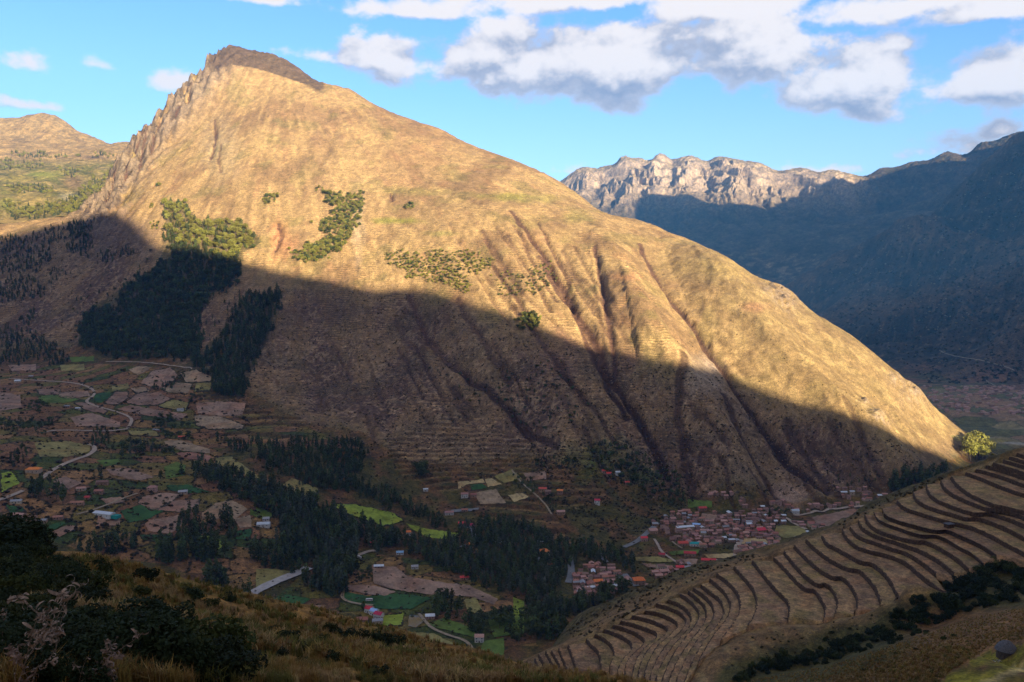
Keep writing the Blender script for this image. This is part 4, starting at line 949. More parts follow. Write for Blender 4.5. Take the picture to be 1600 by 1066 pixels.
def field_mat(name, rgb):
    m, t, b = new_mat(name)
    tc = t.new('ShaderNodeTexCoord'); v = tc.outputs['Object']
    a = t.noise(v, 1/26, 5, 0.6); c_ = t.noise(v, 1/4.5, 5, 0.65)
    k = t.m('ADD', t.m('MULTIPLY', a, 0.9), t.m('MULTIPLY', c_, 0.7)); k = t.ramp(k, 0.5, 1.1, 0.5, 1.5)
    c = t.mix(1.0, rgb, t.comb(k, k, k), 'MULTIPLY')
    d = t.mix(t.ramp(t.noise(v, 1/40, 4, 0.6), 0.46, 0.66), c, t.mix(1.0, c, (1.1, 0.94, 0.86), 'MULTIPLY'))
    t.l.new(d, b.inputs['Base Color'])
    bp = t.new('ShaderNodeBump'); bp.inputs['Distance'].default_value = 0.5; bp.inputs['Strength'].default_value = 0.5
    t.l.new(c_, bp.inputs['Height']); t.l.new(bp.outputs[0], b.inputs['Normal'])
    return m
fmats = {}
def drape_poly(name, poly, mat, T=A, off=1.0, step=6.0):
    P = []
    n = len(poly)
    for i in range(n):
        a, b = poly[i], poly[(i+1) % n]; m = max(1, int(math.hypot(b[0]-a[0], b[1]-a[1])/4))
        for k in range(m):
            t_ = k/m; w = 0.7 if 0 < k else 0.3
            P.append((a[0]+(b[0]-a[0])*t_+rng.uniform(-w, w), a[1]+(b[1]-a[1])*t_+rng.uniform(-w, w)))
    h = T.hit([p[0] for p in P], [p[1] for p in P]); h = h[~np.isnan(h[:, 0])]
    if len(h) < 3: return None
    B = [(float(x), float(y)) for x, y, _ in h]
    x0, y0 = h[:, 0].min(), h[:, 1].min(); x1, y1 = h[:, 0].max(), h[:, 1].max()
    gx_, gy_ = np.meshgrid(np.arange(x0, x1, step), np.arange(y0, y1, step)); gx_ = gx_.ravel(); gy_ = gy_.ravel()
    ins = inpoly(gx_, gy_, B)
    verts = [Vector(p) for p in B]+[Vector((float(a), float(b))) for a, b in zip(gx_[ins], gy_[ins])]
    r = delaunay_2d_cdt(verts, [], [list(range(len(B)))], 1, 0.01)
    vs = np.array([(v.x, v.y) for v in r[0]]); z = T.height(vs[:, 0], vs[:, 1])+off
    cx, cy = vs.mean(0)
    me = mesh_np(name, np.c_[vs-[cx, cy], z], [list(f) for f in r[2]], mat, True)
    return obj(name, me, None, (cx, cy, 0)), B
mat_hedge = leaf_mat('hedge_scrub', (0.05,0.04,0.02), 0.4, 0.1)
def ribbon(name, P3, width, mat, T=A, off=1.3, step=5.0, bump=0.0, kind='structure'):
    P = resample(smooth(P3, 2), max(3, int(np.hypot(*np.diff(P3[:, :2], axis=0).T).sum()/step)))
    N = nrm2(P); rows = []
    for k in (-1, -0.33, 0.33, 1):
        r = P.copy(); r[:, :2] += N*k*width/2*(1+0.12*fbm(P[:, 0]/14+k, P[:, 1]/14, 2, 31))[:, None]; rows.append(r)
    V = np.stack(rows, 1).reshape(-1, 3); zc_ = T.height(P[:, 0], P[:, 1])
    V[:, 2] = np.maximum(T.height(V[:, 0], V[:, 1]), np.repeat(zc_, 4)-0.3)+off
    return obj(name, mesh_np(name, V, grid_faces(len(P), 4), mat, True))
def strip_bank(name, P3, w, h, mat, T=A, step=2.2):
    """a low ragged hedge: a lumpy ridge along a line"""
    P = resample(P3, max(4, int(np.hypot(*np.diff(P3[:, :2], axis=0).T).sum()/step))); N = nrm2(P); n = len(P)
    gap = fbm(P[:, 0]/18, P[:, 1]/18, 3, 51)
    hh = h*np.clip(0.75+0.9*gap+0.5*rng.uniform(-1, 1, n), 0.05, 2)
    rows = []
    for k, z in ((-1, -0.8), (-0.6, 0.75), (0.1, 1.0), (0.7, 0.65), (1, -0.8)):
        r = P.copy(); j = rng.uniform(-0.25, 0.25, n); r[:, :2] += N*((k+j)*w*(0.6+0.6*np.clip(hh/h, 0, 1.4)))[:, None]
        r[:, 2] = T.height(r[:, 0], r[:, 1])+z*hh*(1+rng.uniform(-0.3, 0.3, n)); rows.append(r)
    return obj(name, mesh_np(name, np.stack(rows, 1).reshape(-1, 3), grid_faces(n, 5), mat))
nh = 0
for f, hedge, rgb, P in FIELDS:
    if rgb not in fmats: fmats[rgb] = field_mat('field_soil' if rgb in (BR, PK, TN, RD, GD) else 'field_crop', rgb)
    r = drape_poly('field', f(P), fmats[rgb])
    if r is None: continue
    tag(r[0], kind='structure')
    if hedge or (rgb in (GR, DG, LM, OL) and rng.random() < 0.3):
        B = r[1]; k = rng.integers(0, len(B)); B = B[k:]+B[:k+1]; m = int(len(B)*rng.uniform(0.65, 1.0))
        B3 = np.array([(x, y, 0) for x, y in B[:max(4, m)]])
        o = strip_bank('hedge', B3, 1.3, 1.9, mat_hedge)
        tag(o, 'low dark scrubby hedge and dry stone wall along the edge of a small valley field', 'hedge', 'hedges and walls between the small fields')
mat_dirt = plain_mat('pale_dirt', (0.33,0.25,0.19), 0.95, 0.2, 0.15); mat_pale = plain_mat('pale_gravel_road', (0.36,0.32,0.30), 0.9, 0.15, 0.2); mat_asph = plain_mat('worn_asphalt', (0.17,0.165,0.165), 0.85, 0.15, 0.2); mat_path = plain_mat('footpath_dust', (0.27,0.20,0.13), 0.95, 0.25, 0.3)
ROADS = [('road', mat_dirt, 5.5, [(14,592),(40,594),(70,596),(105,598),(130,602),(147,610),(148,618),(138,624),(134,630),(155,637),(185,645),(205,653),(206,660),(200,670)]),
 ('road', mat_dirt, 5, [(200,671),(170,675),(140,674),(100,673),(78,674),(66,678)]),
 ('road', mat_dirt, 7, [(132,694),(144,696),(150,702),(140,712),(115,720),(90,731),(75,741),(60,752)]), ('road', mat_dirt, 7, [(36,768),(20,775),(0,782),(-20,790)]),
 ('road', mat_dirt, 4, [(165,566),(200,567),(250,570),(300,577)]),
 ('road', mat_pale, 13, [(372,941),(395,928),(420,915),(445,904),(465,897),(483,888)]), ('road', mat_dirt, 7, [(545,874),(560,868),(580,861),(590,862)]),
 ('path', mat_path, 4, [(525,908),(534,918),(537,926),(533,936),(548,943),(570,946),(583,947)]),
 ('path', mat_path, 4, [(655,960),(664,972),(676,984),(700,994),(725,1001),(736,1010),(738,1021)]),
 ('road', mat_asph, 7, [(843,872),(848,884),(852,896),(850,908)]), ('road', mat_asph, 9, [(889,870),(893,886),(892,900),(888,912)]), ('road', mat_asph, 7, [(933,862),(940,870),(948,880)]), ('road', mat_asph, 9, [(975,898),(984,908),(995,917)]),
 ('road', mat_asph, 8, [(975,856),(990,850),(1003,841),(1015,830),(1028,818)]), ('road', mat_dirt, 8, [(1149,882),(1150,866),(1151,855),(1158,844)]),
 ('path', mat_dirt, 4, [(1022,843),(1028,852),(1032,862),(1044,871),(1056,879),(1066,885)]), ('road', mat_asph, 6, [(735,825),(740,834),(742,844),(730,852),(720,856)]), ('road', mat_asph, 10, [(706,800),(725,798),(748,796)]),
 ('road', mat_dirt, 6, [(1225,808),(1232,812),(1245,821),(1260,828)]), ('road', mat_dirt, 5, [(1240,806),(1270,800),(1300,796),(1340,792),(1375,788)]), ('path', mat_path, 3, [(1048,845),(1056,852),(1066,858)]),
 ('path', mat_path, 3, [(120,805),(150,797),(180,785),(215,772)]), ('path', mat_path, 3, [(800,735),(820,760),(850,785),(862,805)])]
for nm, m, w, P in ROADS:
    h = A.hit([p[0] for p in P], [p[1] for p in P]); h = h[~np.isnan(h[:, 0])]
    if len(h) > 2: tag(ribbon(nm, h, w, m), kind='structure')
# far tracks on the opposite mountainside
for P in [[(1468,548),(1500,560),(1540,570),(1585,580)],[(1540,595),(1570,612),(1598,622)]]:
    h = D.hit([p[0] for p in P], [p[1] for p in P]); h = h[~np.isnan(h[:, 0])]
    if len(h) > 2: tag(ribbon('road', h, 5, mat_path, D, 2.0, 20), kind='structure')
pm, pt, pb = new_mat('pond_water'); pb.inputs['Base Color'].default_value = (0.012, 0.045, 0.035, 1); pb.inputs['Roughness'].default_value = 0.12; pb.inputs['Specular IOR Level'].default_value = 0.5
r = drape_poly('pond', z3([(925,632),(978,632),(998,660),(960,690),(920,685)]), pm); tag(r[0], kind='structure')
print('fields done', len(FIELDS))

# ------------------------------------------------------------------ TREES
def leaf_cloud(lobes, n, size, seed, droop=0.0):
    """many small bent leaf clumps spread through the volume of several lobes"""
    r = np.random.default_rng(seed); V = []; F = []
    w = np.array([l[3]*l[4]**2 for l in lobes])**0.7; w = w/w.sum()
    for i in range(n):
        cx, cy, cz, rz_, rr = lobes[r.choice(len(lobes), p=w)]
        d = r.normal(size=3); d /= np.linalg.norm(d); k = r.uniform(0.45, 1.0)**0.6
        p = np.array([cx+d[0]*rr*k, cy+d[1]*rr*k, cz+d[2]*rz_*k])
        a = r.normal(size=3); a[2] = a[2]*0.7-droop; a /= np.linalg.norm(a); b = np.cross(a, d+r.normal(size=3)*0.5); b /= np.linalg.norm(b)+1e-9
        s = size*r.uniform(0.6, 1.35); nn = np.cross(a, b)*s*0.3
        q = [p-a*s-b*s*0.3, p-b*s*0.75+nn*0.5, p+a*s, p+b*s*0.75+nn]
        k0 = len(V); V += q; F += [(k0, k0+1, k0+2), (k0, k0+2, k0+3)]
    return np.array(V), F
def tube(P, R, sides=6):
    P = np.asarray(P, float); V = []; F = []
    for i, p in enumerate(P):
        t_ = P[min(i+1, len(P)-1)]-P[max(i-1, 0)]; t_ = t_/(np.linalg.norm(t_)+1e-9)
        a = np.cross(t_, [0.3, 0.9, 0.2]); a /= np.linalg.norm(a)+1e-9; b = np.cross(t_, a)
        for k in range(sides):
            th = 2*math.pi*k/sides; V.append(p+(a*math.cos(th)+b*math.sin(th))*R[i])
    for i in range(len(P)-1):
        for k in range(sides):
            F.append((i*sides+k, i*sides+(k+1) % sides, (i+1)*sides+(k+1) % sides, (i+1)*sides+k))
    return np.array(V), F
def join(parts):
    V = []; F = []; o = 0
    for v, f in parts:
        V.append(np.asarray(v)); F += [tuple(i+o for i in q) for q in f]; o += len(v)
    return np.concatenate(V), F
mat_bark = plain_mat('pale_bark', (0.15,0.11,0.085), 0.9, 0.3, 1.5)
mat_euc = leaf_mat('dark_tree_leaves', (0.066,0.080,0.025), 0.9, 0.15)
mat_pine = leaf_mat('conifer_leaves', (0.050,0.066,0.023), 0.8, 0.10)
mat_lite = leaf_mat('sunlit_tint_leaves', (0.26,0.24,0.050), 0.4, 0.35)  # for groves in the sun: sunlight brightened into the leaf colour
mat_blue = leaf_mat('grey_green_leaves', (0.085,0.095,0.06), 0.5, 0.15)
def tree_meshes(kind, seed):
    r = np.random.default_rng(seed)
    if kind == 'euc':                                       # tall narrow broken crown, height 1
        lobes = [(r.uniform(-.05, .05), r.uniform(-.05, .05), z, 0.13, rr) for z, rr in ((0.30, .08), (0.45, .13), (0.6, .14), (0.74, .12), (0.88, .08))]
        lobes += [(r.uniform(-.13, .13), r.uniform(-.13, .13), r.uniform(.3, .8), .08, .07) for _ in range(4)]
        cr_ = leaf_cloud(lobes, 150, 0.050, seed, 0.3); top = 0.9
    elif kind == 'pine':
        lobes = [(r.uniform(-.03, .03), r.uniform(-.03, .03), z, 0.07, 0.19*(1.02-z)+0.02) for z in np.linspace(0.16, 0.95, 9)]
        cr_ = leaf_cloud(lobes, 150, 0.050, seed, 0.15); top = 0.95
    elif kind == 'round':
        lobes = [(r.uniform(-.2, .2), r.uniform(-.2, .2), r.uniform(.42, .75), .2, .22) for _ in range(6)]
        cr_ = leaf_cloud(lobes, 200, 0.060, seed, 0.0); top = 0.6
    limbs = [tube([(0, 0, -0.04), (r.uniform(-.01, .01), 0, .3), (r.uniform(-.03, .03), r.uniform(-.03, .03), top)], [0.020, 0.014, 0.004], 5)]
    for _ in range(5):
        z = r.uniform(.28, .75); a = r.uniform(0, 6.28); L = r.uniform(.07, .15)*(1.4 if kind == 'round' else 1)
        limbs.append(tube([(0, 0, z), (math.cos(a)*L*.5, math.sin(a)*L*.5, z+L*.5), (math.cos(a)*L, math.sin(a)*L, z+L*1.2)], [0.007, 0.005, 0.002], 3))
    return cr_, join(limbs)
PROT = {}
LEAFM = {'euc': mat_euc, 'pine': mat_pine, 'round': mat_euc, 'lite': mat_lite, 'blue': mat_blue}
for kind, shape in (('euc', 'euc'), ('pine', 'pine'), ('round', 'round'), ('lite', 'round'), ('blue', 'euc')):
    PROT[kind] = []
    for s_ in range(3):
        cr_, tr_ = tree_meshes(shape, 100+s_*7+len(PROT)*31)
        PROT[kind].append((mesh_np('crown', cr_[0], cr_[1], LEAFM[kind]), mesh_np('trunk', tr_[0], tr_[1], mat_bark), cr_, tr_))
def sample_poly(poly, step):
    xs = [p[0] for p in poly]; ys = [p[1] for p in poly]
    gx_, gy_ = np.meshgrid(np.arange(min(xs), max(xs), step), np.arange(min(ys), max(ys), step*0.8))
    gx_ = gx_.ravel()+rng.uniform(-.5, .5, gx_.size)*step; gy_ = gy_.ravel()+rng.uniform(-.5, .5, gy_.size)*step*0.8
    k = min(9.0, 0.16*math.sqrt(max(1.0, (max(xs)-min(xs))*(max(ys)-min(ys))))); m = inpoly(gx_+k*fbm(gx_/17, gy_/13, 3, 1007), gy_+k*0.8*fbm(gx_/17, gy_/13, 3, 1009), poly); return gx_[m], gy_[m]
# woods: polygon, spacing in px, height range m, kinds, keep fraction, label, group
W_ = []
def wood(poly, step, h0, h1, kinds, keep, label, group, T=None): W_.append((poly, step, h0, h1, kinds, keep, label, group, T or A))
g1 = 'trees of the big dark wood on the mountain foot'
wood([(256,316),(290,320),(300,345),(315,350),(340,345),(385,352),(408,378),(380,392),(376,415),(290,385),(262,372),(256,345)],5.5,15,26,['lite','lite','euc'],.8,'sunlit green tree at the top of the big mountainside wood', 'sunlit trees at the top of the mountain wood')
wood([(252,365),(290,385),(376,412),(376,440),(330,462),(310,500),(315,550),(295,568),(240,560),(165,560),(122,540),(130,495),(182,480),(192,452),(240,422),(270,400)],4.6,15,24,['pine','euc','round'],.93,'dark tree in the large shaded wood on the mountain foot', g1)
wood([(300,430),(372,425),(376,470),(350,520),(300,560),(285,500)],8,10,18,['pine','euc','blue'],.5,'scattered dark tree in the bare strip between the arms of the wood','scattered trees in the strip between the arms of the wood')
wood([(110,470),(190,430),(250,390),(260,430),(180,500),(120,560)],9,9,16,['pine','round'],.35,'scattered tree on the upper left fringe of the mountain wood','scattered trees on the fringe of the mountain wood')
wood([(640,560),(760,600),(870,560),(930,640),(860,690),(760,650)],9,5,10,['euc','round'],.4,'small dark tree dotted over the shaded slope below the ravine','small trees dotted over the shaded slope')
wood([(375,468),(440,455),(441,478),(415,530),(398,570),(385,600),(380,622),(332,622),(332,595),(295,570),(335,548),(355,510),(365,485)],4.8,14,24,['pine','euc'],.9,'dark tree in the right arm of the shaded mountain wood', 'trees of the right arm of the mountain wood')
for p in [[(0,440),(60,435),(75,460),(40,475),(0,475)],[(0,515),(50,520),(95,545),(112,572),(0,570)],[(0,372),(50,368),(100,350),(130,345),(138,370),(130,400),(120,405),(100,380),(40,400),(85,392),(60,425),(0,430)],[(150,400),(190,390),(215,390),(215,400),(160,415)],[(78,420),(118,425),(90,440),(75,450)],[(30,500),(60,480),(52,500),(38,515)],[(105,350),(140,345),(150,385),(142,405),(120,400)]]:
    wood(p,5,13,20,['pine','euc'],.85,'dark tree in the shaded woods on the left mountainside','trees of the shaded woods on the left mountainside')
wood([(488,296),(525,303),(570,303),(568,325),(558,360),(530,395),(512,406),(480,416),(456,402),(454,392),(495,384),(507,372),(492,348),(522,338),(518,322)],3.6,11,17,['lite','round','lite'],.97,'green tree in the hooked sunlit grove high on the mountain','trees of the hooked sunlit grove')
wood([(603,395),(640,395),(730,393),(775,412),(745,430),(722,427),(740,456),(733,465),(690,445),(660,440),(630,425),(605,412)],3.9,7,12,['lite','lite','lite','round'],.85,'small grey green tree in the sunlit band of scrub above the shade line','trees of the sunlit scrub band')
wood([(765,430),(790,422),(815,432),(832,440),(820,415),(860,412),(872,440),(840,460),(780,465)],5.2,6,10,['lite','round'],.6,'small sparse tree on the sunlit slope beside the ravine','trees of the sparse patch beside the ravine')
for x, y, r_, n_, lb in [(421,313,13,10,'round tuft of green trees alone on the upper sunlit slope'),(641,324,9,6,'small lone tuft of green trees right of the hooked grove'),(826,506,20,26,'dark clump of trees on the shade line beside the ravine'),(240,355,9,5,'trees beside the big wood on its sunny side'),(237,325,5,3,'lone tree on the sunlit slope left of the wood'),(246,292,4,2,'little tree high on the left crags'),(150,300,10,6,'tree at the foot of the left crags'),(385,385,12,8,'trees on the right end of the sunlit wood top')]:
    wood([(x+r_*math.cos(a)*1.1, y+r_*math.sin(a)*.7) for a in np.linspace(0, 6.28, 9)[:-1]],4.0,9,15,['round','lite'],.9,lb,lb)
gb1 = 'trees of the belt along the stream below the mountain'
wood([(332,690),(400,692),(480,687),(568,692),(570,728),(545,745),(600,770),(640,790),(700,822),(700,832),(640,805),(560,772),(500,768),(440,745),(370,705)],5.6,12,20,['pine','euc'],.92,'dark tree in the long belt along the stream under the mountain',gb1)
wood([(430,728),(530,730),(560,745),(540,765),(470,760)],5.2,9,14,['blue'],.8,'grey green tree in the middle of the stream belt','grey green trees of the stream belt')
gb2 = 'trees of the diagonal belt through the valley fields'
wood([(302,728),(350,738),(430,757),(500,790),(560,822),(600,830),(635,855),(600,862),(562,858),(552,905),(540,935),(492,930),(472,918),(500,880),(430,868),(440,820),(380,782),(312,752)],6.0,14,24,['euc','euc','pine','blue'],.88,'tall dark tree in the diagonal belt through the valley fields',gb2)
gb3 = 'trees of the valley wood left of the village'
wood([(602,832),(690,850),(725,822),(800,812),(880,850),(960,862),(1010,900),(960,888),(905,872),(868,928),(884,950),(950,925),(948,948),(880,975),(822,965),(828,940),(700,895),(640,868)],6.0,12,20,['euc','pine','euc','blue'],.93,'tall dark tree in the wood between the fields and the village',gb3)
for p, lb in [([(118,850),(150,850),(210,838),(218,868),(180,872),(120,870)],'clump of tall trees nearest the left shrubs'),([(270,830),(285,810),(300,800),(322,815),(315,850),(280,855)],'tall trees of the clump in the middle of the left fields'),([(238,860),(300,840),(345,850),(360,880),(330,885),(250,880)],'tall trees of the group behind the dry grass slope'),
  ([(318,930),(325,905),(345,895),(358,925),(345,935)],'tall trees of the clump above the asphalt road'),([(330,815),(365,812),(378,850),(350,850)],'tall tree by the small green plot on the left'),([(40,775),(50,755),(78,752),(82,778),(60,780)],'tall tree of the clump below the orange roofed farmhouse'),
  ([(88,780),(105,778),(104,792),(90,792)],'small clump of trees beside the low red roofed sheds'),([(390,865),(470,860),(480,900),(430,895),(400,885)],'tall trees right of the small white farm'),([(380,930),(385,925),(392,935),(386,940)],'slim tree standing on the near verge of the asphalt road'),
  ([(275,745),(290,735),(292,752),(278,755)],'tree of the pair at the top of the diagonal belt'),([(150,745),(160,740),(162,752),(152,755)],'lone tall tree in the middle of the upper left fields'),([(246,752),(253,745),(255,758)],'slim lone tree above the pink house')]:
    wood(p,8.5,17,30,['euc','euc','pine'],.85,lb,lb)
for p, lb in [([(672,958),(690,935),(712,932),(722,968),(700,975)],'big dark tree by the lower left corner of the brown field'),([(725,975),(740,965),(760,970),(762,995),(735,990)],'tall dark tree beside the two storey house in the lower valley'),([(770,965),(800,960),(808,985),(780,990)],'dark tree between the green field and the village wood'),([(560,960),(568,948),(575,962)],'small dark tree beside the row of red roofed houses'),
  ([(820,975),(860,965),(890,985),(870,1005),(825,1008)],'dark tree at the foot of the terraced hill'),([(795,995),(815,985),(820,1010),(800,1015)],'dark tree by the lower corner of the terraces'),([(930,920),(975,915),(985,930),(940,945)],'dark tree between the village and the terraced hill')]:
    wood(p,9,14,26,['euc','round','pine'],.9,lb,lb)
wood([(1382,752),(1400,745),(1445,742),(1486,738),(1480,750),(1430,765),(1392,775)],6,16,24,['pine','euc'],.95,'dark tree of the row behind the top of the terraces','trees of the dark row behind the terraces')
wood([(1506,706),(1515,698),(1530,697),(1546,712),(1545,722),(1512,724)],6.0,34,46,['lite'],.95,'sunlit yellow green tree on the tip of the mountain above the terraces','sunlit yellow green trees behind the terraces')
wood([(1546,716),(1560,716),(1560,721),(1546,722)],6,9,14,['lite'],.9,'smaller sunlit bush-like tree right of the yellow green clump','small sunlit trees right of the yellow green clump')
for p in [[(800,742),(812,740),(870,790),(880,805),(860,800),(810,760)],[(830,722),(870,715),(905,718),(900,732),(840,735)],[(915,700),(960,690),(1000,710),(1060,745),(1080,790),(1050,795),(1000,770),(940,740)]]:
    wood(p,6.5,7,13,['round','euc'],.7,'dark green tree in the scrub between the mountain foot and the village','trees of the scrub above the village')
wood([(540,600+130),(568,726),(572,740),(548,745)],6,15,22,['euc'],.9,'dark tree at the right end of the stream belt','trees at the right end of the stream belt')
wood([(650,735),(668,730),(668,748),(655,750)],7,16,24,['round'],.9,'dark lone clump at the edge of the stubble terraces','trees of the lone clump by the stubble terraces')
wood([(1190,800),(1215,796),(1235,803),(1230,812),(1200,812)],6,7,11,['round'],.9,'dark tree of the grove in the upper village','trees of the grove in the upper village')
wood([(1300,735),(1360,745),(1378,765),(1330,765),(1300,758)],10,8,14,['euc'],.6,'slim tree on the slope above the far houses of the village','trees above the far houses of the village')
wood([(240,605),(270,588),(290,585),(285,600),(262,612),(245,615)],6,8,13,['round','pine'],.8,'dark tree between the walled fields on the left','trees between the walled fields')
wood([(0,660),(40,655),(80,660),(95,672),(60,680),(0,675)],6,9,15,['round','euc'],.85,'dark tree in the hollow beside the upper dirt road','trees in the hollow beside the upper road')
wood([(135,690),(150,672),(170,670),(175,695),(150,702)],6,12,18,['euc'],.85,'dark tree in the bend of the dirt road','trees in the bend of the dirt road')
wood([(230,670),(240,650),(265,650),(290,672),(310,680),(300,690),(250,685)],6.5,9,15,['round'],.85,'round dark tree beside the junction of the dirt roads','trees by the junction of the dirt roads')
wood([(175,700),(210,690),(260,700),(270,712),(220,718),(185,712)],6.5,9,15,['round','blue'],.8,'rounded tree in the hollow between the left fields','trees of the hollow between the left fields')
wood([(300,640),(312,625),(310,600),(300,600),(294,625)],6,7,11,['round'],.8,'dark tree in the hedge line right of the walled fields','trees of the hedge line right of the walled fields')
wood([(40,640),(60,625),(80,632),(60,648)],6,8,12,['round'],.7,'dark tree by the fields at the far left','trees by the fields at the far left')
wood([(0,735),(20,700),(45,700),(50,715),(20,740)],8,10,16,['euc'],.6,'tree on the slope above the left bend of the road','trees above the left bend of the road')
wood([(560,900),(580,885),(582,905),(560,912)],5,4,7,['round'],.9,'low bushy tree in the green plot by the brown field','bushy trees in the plot by the brown field')
wood([(430,800),(470,805),(500,830),(470,845),(430,825)],6,7,11,['blue'],.7,'grey green tree beside the small white farm','grey green trees beside the white farm')
for p in [[(20,238),(60,240),(110,245),(180,240),(182,246),(110,250),(30,250)],[(0,318),(50,325),(110,315),(140,290),(170,262),(176,270),(150,310),(120,335),(60,345),(20,345)],[(0,250),(70,255),(60,265),(0,268)],[(10,290),(90,290),(80,305),(20,305)],[(90,262),(130,268),(125,280),(95,275)]]:
    wood(p,3.8,14,24,['lite','lite','pine'],.75,'tree on the far sunlit hills at the left','trees on the far hills at the left',G)
T_ = []
for poly, step, h0, h1, kinds, keep, label, group, TT in W_:
    gx_, gy_ = sample_poly(poly, step)
    m = rng.random(len(gx_)) < keep; gx_, gy_ = gx_[m], gy_[m]
    if not len(gx_):
        gx_ = np.array([np.mean([p[0] for p in poly])]); gy_ = np.array([np.mean([p[1] for p in poly])])
    if step < 8.4 and len(gx_) > 40:                           # uneven canopy with clearings
        den = fbm(gx_/16, gy_/11, 3, 1003); mm = den > -0.55; gx_, gy_ = gx_[mm], gy_[mm]
    h = TT.hit(gx_, gy_); h = h[~np.isnan(h[:, 0])]
    cl = rng.uniform(0.8, 1.15)
    for x, y, z in h:
        H = rng.uniform(h0, h1)*cl*(1+0.15*vnoise(np.array(x/30), np.array(y/30), 5))
        T_.append((H/y, x, y, float(z), H, kinds[rng.integers(len(kinds))], label, group))
print('trees', len(T_))
T_.sort(key=lambda q: -q[0])
rootcache = {}
def where(px, cuts, words):
    return words[sum(px > c_ for c_ in cuts)]
for s_, x, y, z, H, kind, label, group in T_[:300]:
    qx, qy = proj(x, y, z)
    if group == gb2: label = 'tall dark tree of the diagonal field belt, '+where(qx, (380, 450, 505, 550), ('at its thin upper end','in its upper stretch','behind the asphalt road','beside the road end','at its lower right end'))
    elif group == gb3: label = 'tall dark tree of the valley wood, '+where(qx, (680, 760, 830, 900), ('at its left tip','above the brown field','in its middle','below the orange roofed hostel','at its village end'))
    cm, tm, _, _ = PROT[kind][rng.integers(3)]
    e = empty('tree', (x, y, z-0.3), rng.uniform(0, 6.28)); e.scale = (H*rng.uniform(0.85, 1.25), H*rng.uniform(0.85, 1.25), H)
    tag(e, label, 'tree', group)
    obj('trunk', tm, e); obj('crown', cm, e)
# the many remaining trees, too small to single out
def scatter(name, protos, P, idx, sc, rot, wid=None):
    """protos: meshes; one object that instances them on its points"""
    me = bpy.data.meshes.new(name); me.vertices.add(len(P)); me.vertices.foreach_set('co', np.asarray(P, np.float32).ravel())
    for nm, arr in (('sc', sc), ('rot', rot), ('wd', wid if wid is not None else np.ones(len(P)))):
        a = me.attributes.new(nm, 'FLOAT', 'POINT'); a.data.foreach_set('value', np.asarray(arr, np.float32))
    a = me.attributes.new('idx', 'INT', 'POINT'); a.data.foreach_set('value', np.asarray(idx, np.int32))
    pc = bpy.data.collections.new(name+'_kinds')
    for k, p in enumerate(protos):
        o = bpy.data.objects.new('%s_kind_%02d' % (name, k), p); pc.objects.link(o)
    ob = obj(name, me)
    ng = bpy.data.node_groups.new(name, 'GeometryNodeTree')
    ng.interface.new_socket(name='Geometry', in_out='INPUT', socket_type='NodeSocketGeometry'); ng.interface.new_socket(name='Geometry', in_out='OUTPUT', socket_type='NodeSocketGeometry')
    N = ng.nodes; L = ng.links
    gi = N.new('NodeGroupInput'); go = N.new('NodeGroupOutput'); mp = N.new('GeometryNodeMeshToPoints'); ip = N.new('GeometryNodeInstanceOnPoints'); ci = N.new('GeometryNodeCollectionInfo')
    ci.inputs['Collection'].default_value = pc; ci.inputs['Separate Children'].default_value = True; ci.inputs['Reset Children'].default_value = True
    def attr(nm, ty='FLOAT'):
        a = N.new('GeometryNodeInputNamedAttribute'); a.data_type = ty; a.inputs['Name'].default_value = nm; return a.outputs['Attribute']
    cr1 = N.new('ShaderNodeCombineXYZ'); L.new(attr('rot'), cr1.inputs[2])
    mu = N.new('ShaderNodeMath'); mu.operation = 'MULTIPLY'; L.new(attr('sc'), mu.inputs[0]); L.new(attr('wd'), mu.inputs[1])
    cs = N.new('ShaderNodeCombineXYZ'); L.new(mu.outputs[0], cs.inputs[0]); L.new(mu.outputs[0], cs.inputs[1]); L.new(attr('sc'), cs.inputs[2])
    L.new(gi.outputs[0], mp.inputs[0]); L.new(mp.outputs[0], ip.inputs['Points']); L.new(ci.outputs[0], ip.inputs['Instance'])
    ip.inputs['Pick Instance'].default_value = True; L.new(attr('idx', 'INT'), ip.inputs['Instance Index'])
    L.new(cr1.outputs[0], ip.inputs['Rotation']); L.new(cs.outputs[0], ip.inputs['Scale']); L.new(ip.outputs[0], go.inputs[0])
    md = ob.modifiers.new('spread', 'NODES'); md.node_group = ng
    return tag(ob, kind='stuff')
protos = []; kidx = {}
for kind in PROT:
    kidx[kind] = len(protos)
    for cm, tm, c_, t_ in PROT[kind]:
        V, F = join([c_, t_]); mi = [0]*len(c_[1])+[1]*len(t_[1])
        protos.append(mesh_np('small_tree', V, F, [LEAFM[kind], mat_bark], matidx=mi))
R_ = T_[300:]
scatter('forest', protos, [(q[1], q[2], q[3]-0.3) for q in R_], [kidx[q[5]]+rng.integers(3) for q in R_], [q[4] for q in R_], rng.uniform(0, 6.28, len(R_)), rng.uniform(0.9, 1.35, len(R_)))

